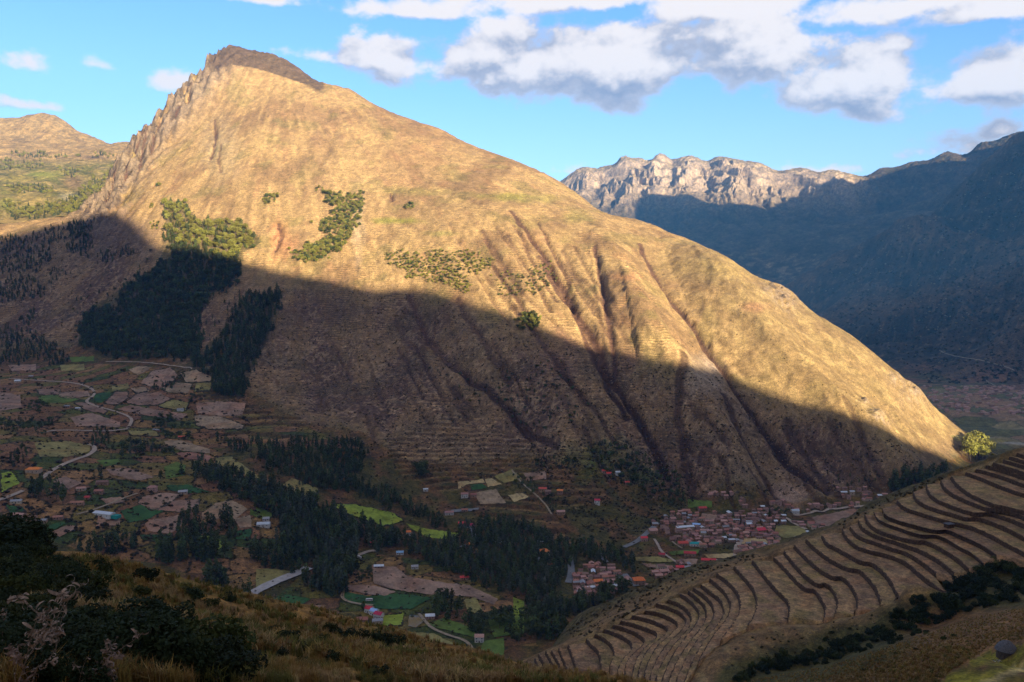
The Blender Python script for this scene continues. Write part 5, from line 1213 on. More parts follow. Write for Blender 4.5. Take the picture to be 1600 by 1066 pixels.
# scrub dotted over the mountain, the valley and the terraces' flank
def blob_mesh(seed, n=34, sz=0.34):
    lobes = [(0, 0, .25, .4, .55), (.3, .1, .2, .3, .35), (-.25, .2, .25, .3, .4)]
    return leaf_cloud(lobes, n, sz, seed)
mat_scrub = leaf_mat('scrub_leaves', (0.070,0.055,0.028), 0.7, 0.15); mat_tuft = leaf_mat('straw_tussocks', (0.30,0.21,0.125), 0.4, 0.2)
sprot = [mesh_np('scrub_bush', *blob_mesh(s), mat_scrub) for s in range(3)]+[mesh_np('straw_tussock', *blob_mesh(9+s), mat_tuft) for s in range(2)]
sp_P = []; sp_s = []; sp_i = []
def scrub_region(poly, n, s0, s1, T, tuft=0.0, nz=(14, 10), thr=-0.1):
    xs = [p[0] for p in poly]; ys = [p[1] for p in poly]
    x = rng.uniform(min(xs), max(xs), n*3); y = rng.uniform(min(ys), max(ys), n*3); m = inpoly(x, y, poly); x, y = x[m], y[m]
    m = fbm(x/nz[0], y/nz[1], 3, 1101)+0.4*rng.normal(size=len(x)) > thr; x, y = x[m][:n], y[m][:n]
    h = T.hit(x, y); h = h[~np.isnan(h[:, 0])]
    for p in h:
        sp_P.append((p[0], p[1], p[2]-0.1)); t_ = rng.random() < tuft; sp_i.append(3+rng.integers(2) if t_ else rng.integers(3)); sp_s.append(rng.uniform(s0, s1)**1.0*(0.8 if t_ else 1))
scrub_region([(330,640),(400,450),(520,450),(640,460),(760,490),(900,545),(1130,590),(1400,690),(1490,735),(1380,765),(1100,780),(900,740),(700,750),(480,680)], 9000, 1.0, 3.0, A, 0.5)
scrub_region([(180,330),(300,130),(500,150),(850,290),(1010,370),(1240,480),(1480,700),(1180,600),(900,530),(640,445),(380,400)], 2600, 0.9, 2.2, A, 0.3, thr=0.1)
scrub_region([(0,400),(180,345),(260,440),(130,500),(130,560),(0,560)], 1400, 1.2, 3.2, A, 0.2)
scrub_region([(0,570),(330,580),(500,690),(860,760),(1000,780),(1300,790),(1000,930),(800,1010),(400,930),(0,800)], 3600, 1.0, 3.2, A, 0.08)
scrub_region([(0,570),(330,580),(420,700),(400,860),(150,880),(0,800)], 700, 2.5, 5.5, A, 0.0, nz=(20, 12), thr=0.2)
scrub_region([(560,430),(700,470),(760,560),(620,640),(500,620),(480,520)], 3500, 0.9, 1.9, A, 0.85, thr=0.0)
scrub_region([(820,690),(1000,690),(1090,780),(1060,810),(960,850),(860,800)], 900, 1.5, 3.6, A, 0.05)
scrub_region([(885,985),(960,925),(1100,872),(1200,866),(1150,885),(1060,915),(1010,950),(900,1000)], 1100, 0.5, 1.5, S, 0.2, thr=-0.3)
scrub_region([(1300,826),(1392,772),(1475,742),(1485,748),(1400,782),(1345,806),(1318,828)], 300, 0.6, 1.6, S, 0.1, thr=-0.4)
scrub_region([(1250,450),(1600,230),(1600,600),(1450,600)], 2200, 4, 10, D, 0.15)
scrub_region([(1180,985),(1420,955),(1300,1000),(1130,1060)], 160, 0.3, 0.9, S, 0.3)
scrub_region([(1200,900),(1400,800),(1600,720),(1600,850),(1400,930),(1230,965)], 260, 0.2, 0.55, S, 0.2, nz=(30, 20), thr=0.15)
# hedgerows along the plot boundaries
bx_ = rng.uniform(0, 560, 60000); by_ = rng.uniform(566, 935, 60000); m = inpoly(bx_, by_, PLOTR); hb_ = A.hit(bx_[m], by_[m]); hb_ = hb_[~np.isnan(hb_[:, 0])]; hb_ = hb_[hb_[:, 1] < 2100]
cid_, ed_ = plots(hb_[:, 0], hb_[:, 1]); hb_ = hb_[(ed_ < 1.1) & (fbm(hb_[:, 0]/25, hb_[:, 1]/25, 3, 91) > -0.2)][:5000]
for p in hb_: sp_P.append((p[0], p[1], p[2]-0.2)); sp_i.append(rng.integers(3)); sp_s.append(rng.uniform(1.1, 2.6))
sc_ = scatter('hillside_scrub', sprot, sp_P, sp_i, sp_s, rng.uniform(0, 6.28, len(sp_P)))
print('scrub', len(sp_P))
# ------------------------------------------------------------------ HOUSES
ROOF = {k: plain_mat('roof_'+k, rgb, 0.8, 0.22, 1.2, rnd=0.35) for k, rgb in dict(terracotta=(0.30,0.125,0.09), brown=(0.20,0.11,0.085), pink=(0.36,0.19,0.155), red=(0.42,0.055,0.05), crimson=(0.50,0.05,0.07), orange=(0.58,0.15,0.045), grey=(0.26,0.25,0.26), white=(0.50,0.52,0.56), teal=(0.03,0.24,0.22), blue=(0.25,0.38,0.58)).items()}
WALLM = {k: plain_mat('wall_'+k, rgb, 0.9, 0.15, 0.8, rnd=0.3) for k, rgb in dict(adobe=(0.27,0.16,0.11), tan=(0.38,0.28,0.2), white=(0.50,0.46,0.43), pink=(0.36,0.22,0.18)).items()}
mat_door = plain_mat('dark_timber', (0.05,0.03,0.022)); mat_glass = plain_mat('window_glass', (0.03,0.035,0.045), 0.25, 0.1, spec=0.5)
def box(x0, x1, y0, y1, z0, z1):
    V = [(x, y, z) for x in (x0, x1) for y in (y0, y1) for z in (z0, z1)]
    return np.array(V), [(0,1,3,2),(4,6,7,5),(0,4,5,1),(2,3,7,6),(0,2,6,4),(1,5,7,3)]
def house_parts(w, d, h, rise, hip=False):
    """gabled or hipped house: meshes of wall, roof, door, window"""
    a, b = w/2, d/2
    if hip: wallV, wallF = box(-a, a, -b, b, -2.5, h)
    else:
        V = [(-a,-b,-2.5),(a,-b,-2.5),(a,b,-2.5),(-a,b,-2.5),(-a,-b,h),(a,-b,h),(a,b,h),(-a,b,h),(-a,0,h+rise),(a,0,h+rise)]
        wallV, wallF = np.array(V), [(0,1,5,4),(2,3,7,6),(1,2,6,9,5),(3,0,4,8,7)]
    ov = 0.55; t_ = 0.22; e = h-rise*ov/b
    xr = (a-b*0.8) if hip else a+ov*0.7
    X = a+ov*0.7
    top = [(-X,-b-ov,e),(X,-b-ov,e),(X,b+ov,e),(-X,b+ov,e),(-xr,0,h+rise),(xr,0,h+rise)]
    V = [(x, y, z+t_) for x, y, z in top]+[(x, y, z+0.02) for x, y, z in top]
    F = [(0,1,5,4),(2,3,4,5),(1,2,5),(3,0,4),(6,10,11,7),(8,11,10,9),(7,11,8),(9,10,6),(0,6,7,1),(2,8,9,3),(1,7,8,2),(3,9,6,0)]
    if not hip: F = [(0,1,5,4),(2,3,4,5),(6,10,11,7),(8,11,10,9),(0,6,7,1),(2,8,9,3),(1,7,11,5),(5,11,8,2),(3,9,10,4),(4,10,6,0)]
    door = box(-0.6, 0.6, -b-0.06, -b+0.05, -0.2, 2.1)
    wins = []
    for s in ([-1, 1] if w > 7 else [1]):
        for fl in range(max(1, int(h//2.7))):
            x = s*a*0.58; wins.append(box(x-0.65, x+0.65, -b-0.07, -b+0.05, 1.0+fl*2.7, 2.2+fl*2.7))
    return (wallV, wallF), (np.array(V), F), door, wins
hcache = {}
spare = []
def make_house(x, y, z, w, d, h, roof, wall, rot, label, group=None, rise=None, hip=False, name='house', cat='house'):
    key = (round(w), round(d), round(h), roof, wall, hip)
    if key not in hcache:
        wl, rf, dr, wn = house_parts(w, d, h, rise or d*0.24, hip)
        hcache[key] = (mesh_np('wall', wl[0], wl[1], WALLM[wall]), mesh_np('roof', rf[0], rf[1], ROOF[roof]), mesh_np('door', dr[0], dr[1], mat_door), [mesh_np('window', q[0], q[1], mat_glass) for q in wn])
    wm, rm, dm_, wn = hcache[key]
    e = empty(name, (x, y, z), rot); tag(e, label, cat, group)
    obj('wall', wm, e); obj('roof', rm, e); obj('door', dm_, e)
    for q in wn: obj('window', q, e)
    return e
def put(px, py, T=A):
    h = T.hit([px], [py])[0]
    return h
named = [
 (53,738,20,10,5,'orange','tan',.1,'farmhouse with a bright orange roof above a clump of tall trees by the road bend',True),
 (160,757,16,8,4,'brown','adobe',.2,'long brown roofed farmhouse above the long pale shed',False),(155,771,12,7,4,'terracotta','adobe',.1,'terracotta farmhouse with its yard just above the long pale shed',False),
 (137,780,7,6,3,'red','adobe',0,'tiny bright red roofed hut left of the long pale shed',False),(121,788,18,6,3,'terracotta','adobe',.05,'long low terracotta shed left of the long pale shed',False),
 (127,766,12,6,3,'pink','tan',.2,'pale tan house in the group on the left fields',False),(238,767,13,9,5.6,'pink','pink',.1,'two storey pink house in the middle of the left fields',True),
 (286,771,13,8,3,'grey','tan',.3,'low grey roofed barn right of the pink house',False),(412,822,18,9,3.5,'white','white',.1,'white roofed farm building by the diagonal belt of trees',False),
 (416,813,9,7,3,'grey','white',.1,'small pale shed behind the white roofed farm building',False),(26,786,14,7,3,'grey','tan',.2,'grey roofed house just below the road at the left edge',False),
 (30,808,16,8,3.5,'pink','adobe',-.2,'large adobe house with a pale roof at the left edge beside the near shrubs',False),(50,812,12,7,3,'brown','adobe',.4,'brown adobe house right of the large one at the left edge',False),
 (68,816,9,6,3,'grey','adobe',.1,'small grey roofed ruin of the left edge group',False),(91,811,12,6,3,'terracotta','adobe',.2,'lone adobe house with a terracotta roof below the green plot',False),
 (28,597,12,7,3,'white','white',.1,'white farmhouse by the start of the upper dirt road',False),(49,590,10,6,3,'grey','adobe',0,'grey roofed hut just above the upper dirt road',False),(60,576,9,6,3,'brown','adobe',.2,'brown hut among the highest left fields',False),
 (282,642,12,6,3,'grey','white',.1,'pale farm building at the right of the walled fields',False),(252,645,10,6,3,'brown','tan',.3,'tan hut below the walled fields',False),(285,685,14,6,3,'red','adobe',.05,'red roofed house beside the lower junction of the dirt roads',False),
 (245,674,16,5,2.8,'grey','adobe',-.3,'long grey shed beside the junction of the dirt roads',False),(122,640,8,5,2.6,'white','tan',.1,'tiny white roofed hut left of the dirt road bend',False),(105,637,11,5,3,'grey','adobe',.1,'low grey hut among dark scrub left of the dirt road',False),
 (638,836,8,7,5,'orange','white',.2,'small house with an orange roof among the dark trees by the lime green field',True),(583,851,11,8,4,'crimson','adobe',.2,'crimson roofed shed behind the diagonal tree belt by the dirt yard',False),
 (625,866,10,6,3,'blue','white',.1,'small light blue roofed shed at the top of the brown field',False),(725,905,11,6,3,'crimson','adobe',.3,'lone crimson roofed shed on the right edge of the brown field',False),
 (723,821,14,7,4,'crimson','pink',.1,'crimson roofed house above the road bend in the dark wood',False),(735,824,12,7,4,'crimson','white',-.1,'second crimson roofed house, right beside the first above the road bend',False),
 (734,855,10,7,5,'orange','pink',.2,'small orange roofed house under the road bend in the dark wood',False),(665,767,8,5,3,'white','white',.2,'lone small white house right of the stream belt',False),
 (726,777,12,7,6,'pink','white',.1,'tall pale house beside the golden stubble fields',False),(740,776,10,6,4,'terracotta','adobe',.1,'terracotta house right of the tall pale house by the stubble',False),(702,804,14,7,4,'pink','white',.2,'pink roofed house left of the grey road loop',False),(726,799,10,6,3,'terracotta','adobe',0,'small terracotta house in the grey road loop',False),
 (592,887,13,6,2.6,'white','adobe',.1,'low whitish shed at the left end of the brown field',False),(648,888,9,6,3,'grey','white',.2,'small grey roofed house at the upper edge of the brown field',False),
 (577,956,9,8,5,'crimson','white',-.4,'first crimson roofed house of the row by the lower green field',False),(585,960,9,8,5,'blue','white',-.4,'blue grey roofed house in the row by the lower green field',False),(592,965,10,8,5,'crimson','white',-.4,'nearest crimson roofed house of the row by the lower green field',False),
 (566,971,13,8,3.2,'terracotta','adobe',.1,'terracotta house just below the row of crimson roofs',False),(590,974,12,7,4,'grey','tan',.2,'grey roofed house at the near end of the row of crimson roofs',False),
 (672,966,11,7,3.5,'white','pink',.1,'white roofed house by the pond and the curving path',False),(749,1002,10,8,6,'pink','white',0,'two storey white house with a pink roof beside the curving path',False),
 (851,868,13,11,7,'orange','tan',.1,'tall hostel-like house with an orange hipped roof in the wood left of the village',True),(861,889,9,8,6,'orange','tan',.1,'smaller yellow orange roofed house below the tall hostel-like one',False),
 (998,912,15,12,6,'orange','adobe',.1,'large house with a bright orange hipped roof beside the terraced hill',True),(1013,919,8,7,4,'pink','adobe',.1,'pink roofed house right below the large orange roof',False),(934,912,12,8,4,'orange','adobe',.2,'orange roofed house in the crowded lower quarter',False),
 (577,941,9,2.6,2.6,'white','white',.1,None,False)]
named2 = [(945,739,11,7,4,'red','pink','red roofed house on the green slope above the village'),(951,743,9,6,4,'crimson','adobe','small crimson roofed house next to it on the green slope above the village'),(965,741,8,6,4,'white','white','whitish hut on the green slope above the village'),(980,757,8,6,4,'red','adobe','lone red roofed house lower on the green slope'),
 (875,770,10,7,4,'orange','adobe','orange roofed house on the stubble slope left of the village'),(848,767,13,7,4,'red','adobe','long red roofed house on the stubble slope left of the village'),(856,771,10,7,4,'brown','adobe','brown roofed house on the stubble slope left of the village'),(933,787,9,7,6,'crimson','white','white house with a crimson roof by the hedge above the village road'),(876,803,13,8,4,'pink','adobe','pink roofed house at the end of the hedge left of the village'),
 (1097,797,14,8,4,'red','adobe','red roofed house at the upper edge of the village'),(1072,801,13,8,4,'terracotta','adobe','terracotta house at the upper left edge of the village'),(1188,833,15,11,6,'crimson','adobe','large bright crimson roofed house in the middle of the village'),(1070,827,30,7,4,'white','tan','long pale roofed school building in the upper village'),(1088,823,12,6,4,'blue','tan','short light blue roofed building at the end of the long pale one'),
 (1067,852,15,9,4,'red','adobe','red roofed house beside the teal roof in the lower village'),(1085,853,14,7,4,'teal','white','teal roofed market shed in the lower village'),(1078,868,17,8,4,'red','adobe','long red roofed house by the green plot in the lower village'),(1034,870,9,6,4,'red','adobe','small red roofed house at the bend of the village footpath'),
 (1107,879,20,7,4,'crimson','adobe','long crimson roofed row nearest the terraces'),(1122,880,8,7,3,'white','white','first white canopy beside the crimson row'),(1131,880,8,7,3,'white','white','second white canopy beside the crimson row'),(1106,884,9,6,3,'teal','white','small teal canopy in front of the crimson row'),(1165,871,13,8,3,'teal','white','teal sheet roofed shed right of the pale village street'),(1175,868,10,7,4,'crimson','pink','crimson roofed house behind the teal shed'),
 (1225,854,15,9,4,'pink','adobe','pink roofed house against the edge of the terraces'),(1250,844,16,8,4,'white','tan','pale roofed house above the edge of the terraces'),(1242,802,13,7,5,'white','white','whitish chapel-like house in the upper village'),(1062,890,11,7,4,'crimson','adobe','crimson roofed house at the lower left corner of the village'),(1037,896,13,8,4,'pink','adobe','pink roofed house at the lower left end of the village'),(1006,845,10,7,5,'crimson','pink','crimson roofed house on the bend of the road into the village'),
 (1020,833,13,10,5,'pink','adobe','large pink roofed house above the road into the village')]
for px, py, w, d, h, roof, wall, rot, label, hip in named:
    p = put(px, py)
    if p[0] != p[0] or label is None: continue
    make_house(p[0], p[1], p[2]+0.3, w, d, h, roof, wall, rot, label, None, None, hip)
for px, py, w, d, h, roof, wall, label in named2:
    p = put(px, py); make_house(p[0], p[1], p[2]+0.3, w, d, h, roof, wall, rng.uniform(-.25, .3), label)
# the long pale shed with turquoise netting
p = put(163, 806); e = make_house(p[0], p[1], p[2]+0.3, 30, 10, 4, 'white', 'white', -.32, 'long pale blue roofed greenhouse shed with turquoise netting at one end', rise=1.6, name='greenhouse', cat='greenhouse')
v, f = box(15.6, 25, -4.5, 4.5, -1.5, 2.6); obj('netting', mesh_np('netting', v, f, ROOF['teal']), e)
# crowded quarters of the village
jobs = []
def crowd(poly, step, label, group, smin=6, smax=11, keep=.85, cols=('terracotta','brown','pink','terracotta','brown','pink','brown','terracotta','pink','grey','terracotta','brown','white','pink'), hh=(2.8, 5.5), T=A, rmain=0.1):
    gx_, gy_ = np.meshgrid(np.arange(min(p[0] for p in poly), max(p[0] for p in poly), step), np.arange(min(p[1] for p in poly), max(p[1] for p in poly), step*0.52))
    gx_ = gx_.ravel()+rng.uniform(-.35, .35, gx_.size)*step; gy_ = gy_.ravel()+rng.uniform(-.3, .3, gy_.size)*step*0.52
    m = inpoly(gx_, gy_, poly) & (rng.random(gx_.size) < keep); gx_, gy_ = gx_[m], gy_[m]
    taken = [(q[0], q[1]) for q in named]+[(q[0], q[1]) for q in named2]; n = 0
    for x, y in zip(gx_, gy_):
        if min(abs(x-a)/9+abs(y-b)/5 for a, b in taken) < 1: continue
        if any(inpoly(np.array([x]), np.array([y]), f(P))[0] for f, _, _, P in FIELDS): continue
        p = T.hit([x], [y])[0]
        if p[0] != p[0]: continue
        c_ = cols[rng.integers(len(cols))]; w = round(rng.uniform(smin, smax)); d = round(rng.uniform(smin*.7, smax*.62)); h = float(round(rng.uniform(*hh)))
        lab = label % {'terracotta': 'terracotta', 'brown': 'brown', 'pink': 'dull pink', 'grey': 'grey', 'white': 'whitish', 'red': 'red'}[c_]
        jobs.append((p[0], p[1], p[2]+0.2, w, d, h, c_, ['adobe', 'adobe', 'tan', 'pink'][rng.integers(4)], rmain+rng.uniform(-.18, .18)+(math.pi/2 if rng.random() < .3 else 0), lab, group)); n += 1
    return n
nn = crowd([(1015,822),(1050,803),(1130,803),(1200,795),(1222,800),(1228,815),(1222,835),(1210,850),(1140,850),(1100,860),(1050,846)], 9.0, 'small adobe house with a %s roof packed into the upper half of the village', 'adobe houses of the upper village')
nn += crowd([(1150,852),(1216,848),(1214,862),(1196,872),(1152,878)], 8.6, 'small house with a %s roof in the rows right of the pale village street', 'houses right of the pale village street', keep=.9)
nn += crowd([(1020,886),(1060,880),(1100,886),(1085,898),(1050,903),(1022,908)], 9.5, 'small %s roofed house at the lower end of the village above the scrub', 'houses at the lower end of the village', keep=.75)
nn += crowd([(890,905),(912,890),(925,880),(950,878),(960,895),(985,900),(978,922),(950,932),(900,935)], 9, 'small %s roofed house in the crowded quarter below the dark wood', 'houses of the quarter below the dark wood', keep=.8)
nn += crowd([(1232,812),(1268,812),(1330,818),(1300,838),(1262,838),(1240,826)], 10.5, 'small house with a %s roof between the brown field and the terraces', 'houses between the brown field and the terraces', keep=.75, cols=('pink','terracotta','brown','white'))
nn += crowd([(1300,760),(1345,762),(1392,776),(1384,788),(1330,782),(1295,775)], 11, 'small %s roofed house in the far upper quarter under the mountain', 'houses of the far upper quarter', keep=.6, cols=('pink','terracotta','white','brown'))
nn += crowd([(1230,795),(1300,788),(1370,782),(1360,790),(1290,797),(1240,803)], 11, 'small house with a %s roof along the far village road', 'houses along the far village road', keep=.6, cols=('pink','terracotta','brown'))
nn += crowd([(1100,770),(1145,766),(1142,780),(1104,782)], 11, 'small house with a %s roof in the little cluster under the mountain foot', 'houses of the little cluster under the mountain', keep=.8, cols=('pink','brown'))
nn += crowd([(820,850),(850,840),(870,855),(835,860)], 14, 'house with a %s roof half hidden in the valley wood', 'houses half hidden in the valley wood', keep=.3, cols=('pink','white','terracotta'))
nn += crowd([(750,845),(800,845),(795,855),(755,855)], 14, 'small %s roofed house in the clearing of the valley wood', 'houses in the clearing of the valley wood', keep=.6, cols=('white','terracotta'))
nn += crowd([(1150,782),(1230,785),(1240,795),(1200,797),(1150,795)], 11, 'small %s roofed house at the top of the village under the mountain', 'houses at the top of the village under the mountain', keep=.5)
jobs.sort(key=lambda j: j[1]*1.0-j[3]*20); HN = 296-sum(1 for o in C.objects if o.name.startswith('house') and o.parent is None)
for j in jobs[:HN]: make_house(*j)
rest = {}
for x, y, z, w, d, h, roof, wall, rot, lab, grp in jobs[HN:]:
    wl, rf, dr, wn = house_parts(w, d, h, d*0.24); R2 = np.array([[math.cos(rot), -math.sin(rot)], [math.sin(rot), math.cos(rot)]])
    for (v, f), m_ in ((wl, WALLM[wall]), (rf, ROOF[roof]), (dr, mat_door)):
        v = np.array(v, float); v[:, :2] = v[:, :2] @ R2.T; rest.setdefault(m_.name, [m_, []])[1].append((v+[x, y, z], f))
if rest:
    parts_ = []; mi = []; ms = []
    for k, (m_, L_) in enumerate(rest.values()):
        V, F = join(L_); parts_.append((V, F)); mi += [k]*len(F); ms.append(m_)
    V, F = join(parts_); tag(obj('far_village_houses', mesh_np('far_village_houses', V, F, ms, matidx=mi)), kind='stuff')
print('village houses', nn, HN)
# far town on the valley floor: too small to tell apart, one block mass plus the few that read
bm = []
for _k in range(430):
    py = 604+44*rng.random()**1.7; px = rng.uniform(1442+(py-603)*.5, 1603)
    if fbm(np.array(px/17), np.array(py/7), 3, 77) < -0.05: continue
    h = D.hit([px], [py])[0]; h2 = A.hit([px], [py])[0]
    if h2[0] == h2[0] and (h[0] != h[0] or h2[1] < h[1]): h = h2
    if h[0] != h[0] or h[1] < 2100: continue
    w = rng.uniform(6, 14); d = rng.uniform(6, 11); hh = rng.uniform(3, 6)
    v, f = box(-w/2, w/2, -d/2, d/2, -3, hh); a = rng.uniform(-.3, .3); R2 = np.array([[math.cos(a), -math.sin(a)], [math.sin(a), math.cos(a)]])
    v = v.copy(); v[:, :2] = v[:, :2] @ R2.T; v += h; bm.append((v, f))
if bm:
    V, F = join(bm); mi = np.repeat(rng.integers(0, 3, len(bm)), 6)
    tag(obj('distant_town', mesh_np('distant_town', V, F, [ROOF['pink'], ROOF['brown'], WALLM['pink']], matidx=mi)), kind='stuff')

# ------------------------------------------------------------------ BUS AND TRUCK
def vehicle(px, py, L, Wd, Hh, rot, name, label, cat, cab=False):
    p = put(px, py); e = empty(name, (p[0], p[1], p[2]+0.8), rot); tag(e, label, cat)
    wm = WALLM['white']; v, f = box(-L/2, L/2, -Wd/2, Wd/2, 0.5, Hh)
    v = v.copy(); v[v[:, 2] > 1, 0] *= 0.97; v[v[:, 2] > 1, 1] *= 0.94
    if cab: v, f = box(-L/2, L*0.18, -Wd/2, Wd/2, 0.9, Hh)
    obj('body', mesh_np('body', v, f, wm), e)
    if cab: v, f = box(L*0.2, L/2, -Wd/2, Wd/2, 0.6, Hh*0.8); obj('cab', mesh_np('cab', v, f, wm), e)
    for s in (-1, 1):
        v, f = box((-L*0.45 if not cab else L*0.27), L*0.46, s*Wd/2*0.96-0.05, s*Wd/2*0.96+0.09, Hh*0.5, Hh*0.78); obj('window', mesh_np('window', v, f, mat_glass), e)
        for x in (-L*0.3, L*0.32):
            P, Fc = tube([(x, s*(Wd/2-0.25), 0.45), (x, s*(Wd/2+0.02), 0.45)], [0.48, 0.48], 12); F2 = Fc+[tuple(range(12, 24)), tuple(range(11, -1, -1))]
            obj('wheel', mesh_np('wheel', P, F2, mat_door), e)
vehicle(577, 940, 8.5, 2.5, 3.0, .1, 'bus', 'white minibus parked at the end of the dirt path by the dark green field', 'bus')
vehicle(560, 873, 9.5, 2.6, 3.6, -.5, 'truck', 'white truck parked on the dirt yard above the brown field', 'truck', True)

# ------------------------------------------------------------------ HUTS ON THE HILLSIDE
mat_thatch = plain_mat('weathered_thatch', (0.085,0.082,0.088), 0.95, 0.5, 6.0, bump=0.05); mat_stone = plain_mat('hut_stone', (0.06,0.045,0.035), 0.95, 0.45, 3.0, bump=0.05)
def round_hut(px, py, r, hw, hr, label):
    p = S.hit([px], [py])[0]; e = empty('stone_hut', tuple(p)); tag(e, label, 'hut')
    n = 28; R = []
    ang_ = np.linspace(0, 2*math.pi, n+1)[:-1]
    rows = [np.c_[np.cos(ang_)*r*k*1.05, np.sin(ang_)*r*k, np.full(n, z)+rng.uniform(-.03, .03, n)] for k, z in ((1.05, -1.2), (1.03, 0), (1.0, hw*.5), (0.97, hw))]
    V = np.concatenate(rows); F = [(i*n+k, i*n+(k+1) % n, (i+1)*n+(k+1) % n, (i+1)*n+k) for i in range(3) for k in range(n)]
    obj('wall', mesh_np('wall', V, F, mat_stone), e)
    prof_ = [(1.18, hw-.28), (1.22, hw-.18), (1.0, hw+hr*.34), (.74, hw+hr*.64), (.45, hw+hr*.88), (.16, hw+hr*1.0), (0.01, hw+hr*1.02)]
    rows = [np.c_[np.cos(ang_)*r*k*1.05+rng.uniform(-.05, .05, n), np.sin(ang_)*r*k+rng.uniform(-.05, .05, n), np.full(n, z)+rng.uniform(-.06, .06, n)] for k, z in prof_]
    V = np.concatenate(rows); m = len(prof_); F = [(i*n+k, i*n+(k+1) % n, (i+1)*n+(k+1) % n, (i+1)*n+k) for i in range(m-1) for k in range(n)]
    obj('thatched_roof', mesh_np('thatched_roof', V, F, mat_thatch), e)
    v, f = box(-.4, .4, -r*1.08, -r*.85, -.1, hw*.8); obj('doorway', mesh_np('doorway', v, f, mat_door), e)
round_hut(1572, 1021, 2.2, 1.3, 2.3, 'small round stone hut with a rounded grey thatched roof beside the green lawn')
p = S.hit([1482], [836])[0]; e = empty('stone_shelter', (p[0], p[1], -222+34*(116/(NW-1))), .3); tag(e, 'small dark stone shelter against a terrace wall', 'shelter')
for nm, a, m_ in (('wall', (-2.0, 2.0, -1.5, 1.5, -1, 2.2), mat_wall), ('roof', (-2.3, 2.3, -1.8, 1.8, 2.2, 2.5), mat_thatch)):
    v, f = box(*a); obj(nm, mesh_np(nm, v, f, m_), e)

# ------------------------------------------------------------------ SHRUBS
mat_shr = [leaf_mat('dark_shrub_leaves', (0.018,0.026,0.010), 0.5, 0.15), leaf_mat('olive_shrub_leaves', (0.040,0.048,0.013), 0.5, 0.2), leaf_mat('fresh_shrub_leaves', (0.045,0.070,0.014), 0.4, 0.25)]
mat_twig = plain_mat('twig_bark', (0.10,0.07,0.05), 0.9, 0.3, 8)
def shrub_mesh(seed, n, sz, flat=0.75):
    r = np.random.default_rng(seed)
    lobes = [(r.uniform(-.5, .5), r.uniform(-.5, .5), r.uniform(.25, .75)*flat, .32*flat+.05, r.uniform(.22, .42)) for _ in range(9)]
    V, F = leaf_cloud(lobes, n, sz, seed)
    st = []
    for _ in range(9):
        l = lobes[r.integers(9)]; st.append(tube([(0, 0, -.1), (l[0]*.4, l[1]*.4, l[2]*.5), (l[0], l[1], l[2]+.15)], [.03, .018, .006], 4))
    return (V, F), join(st)
SHR = {}
for ki, (n_, sz) in {'near': (2600, .040), 'mid': (700, .075), 'far': (160, .15)}.items():
    SHR[ki] = []
    for s_ in range(3):
        for mi_ in range(3):
            lf, st = shrub_mesh(300+s_+ord(ki[0]), n_, sz); SHR[ki].append((mesh_np('foliage', *lf, mat_shr[mi_]), mesh_np('stem', *st, mat_twig)))
def shrub(p, r, ki, mi_, label, group=None, hf=1.0):
    lf, st = SHR[ki][rng.integers(3)*3+mi_]
    e = empty('shrub', tuple(p), rng.uniform(0, 6.28)); e.scale = (r*rng.uniform(.85, 1.2), r*rng.uniform(.85, 1.2), r*hf*rng.uniform(.85, 1.2)); tag(e, label, 'shrub', group)
    obj('foliage', lf, e); obj('stem', st, e)
def shrubs_at(L, T, ki, label, group):
    for px, py, rpx, mi_ in L:
        h = T.hit([px], [py])[0]
        if h[0] != h[0]: continue
        lb_ = label
        if group and 'gully' in group: lb_ = 'dark shrub of the overgrown gully, '+where(px, (1250, 1350, 1430, 1510), ('at its lowest end','in its lower stretch','halfway up below the worn slope','just below the last terraces','in the widest part at the frame edge'))
        elif group and 'thicket' in group: lb_ = 'dark leafy shrub of the lower left thicket, '+where(py, (910, 965, 1010), ('on its skyline','in its upper part','in its middle behind the thistles','at the bottom of the frame'))
        shrub((h[0], h[1], h[2]-.05), rpx*h[1]/FPX, ki, mi_, lb_, group)
# the dark thicket at the lower left
for poly, n_, r0, r1, mi_s in [([(0,856),(40,858),(90,880),(110,905),(60,930),(0,930)], 26, 26, 44, (0,0,1)), ([(0,930),(60,925),(140,935),(180,985),(120,1000),(0,1000)], 26, 34, 60, (0,0,1)),
    ([(0,1000),(150,985),(260,1000),(330,1040),(400,1068),(0,1068)], 46, 50, 95, (0,0,0,1))]:
    gx_ = rng.uniform(0, 400, 4000); gy_ = rng.uniform(850, 1070, 4000); m = inpoly(gx_, gy_, poly); gx_, gy_ = gx_[m][:n_], gy_[m][:n_]
    o_ = np.argsort(gy_)
    shrubs_at([(gx_[i], gy_[i], rng.uniform(r0, r1), mi_s[rng.integers(len(mi_s))]) for i in o_], Fg, 'near', 'dark leafy shrub in the dense thicket filling the lower left corner', 'shrubs of the thicket in the lower left corner')
shrubs_at([(14,862,74,0),(-12,870,80,0),(45,872,50,0)], Fg, 'near', 'tallest dark shrub rising at the left edge of the frame', 'tall shrubs at the left edge')
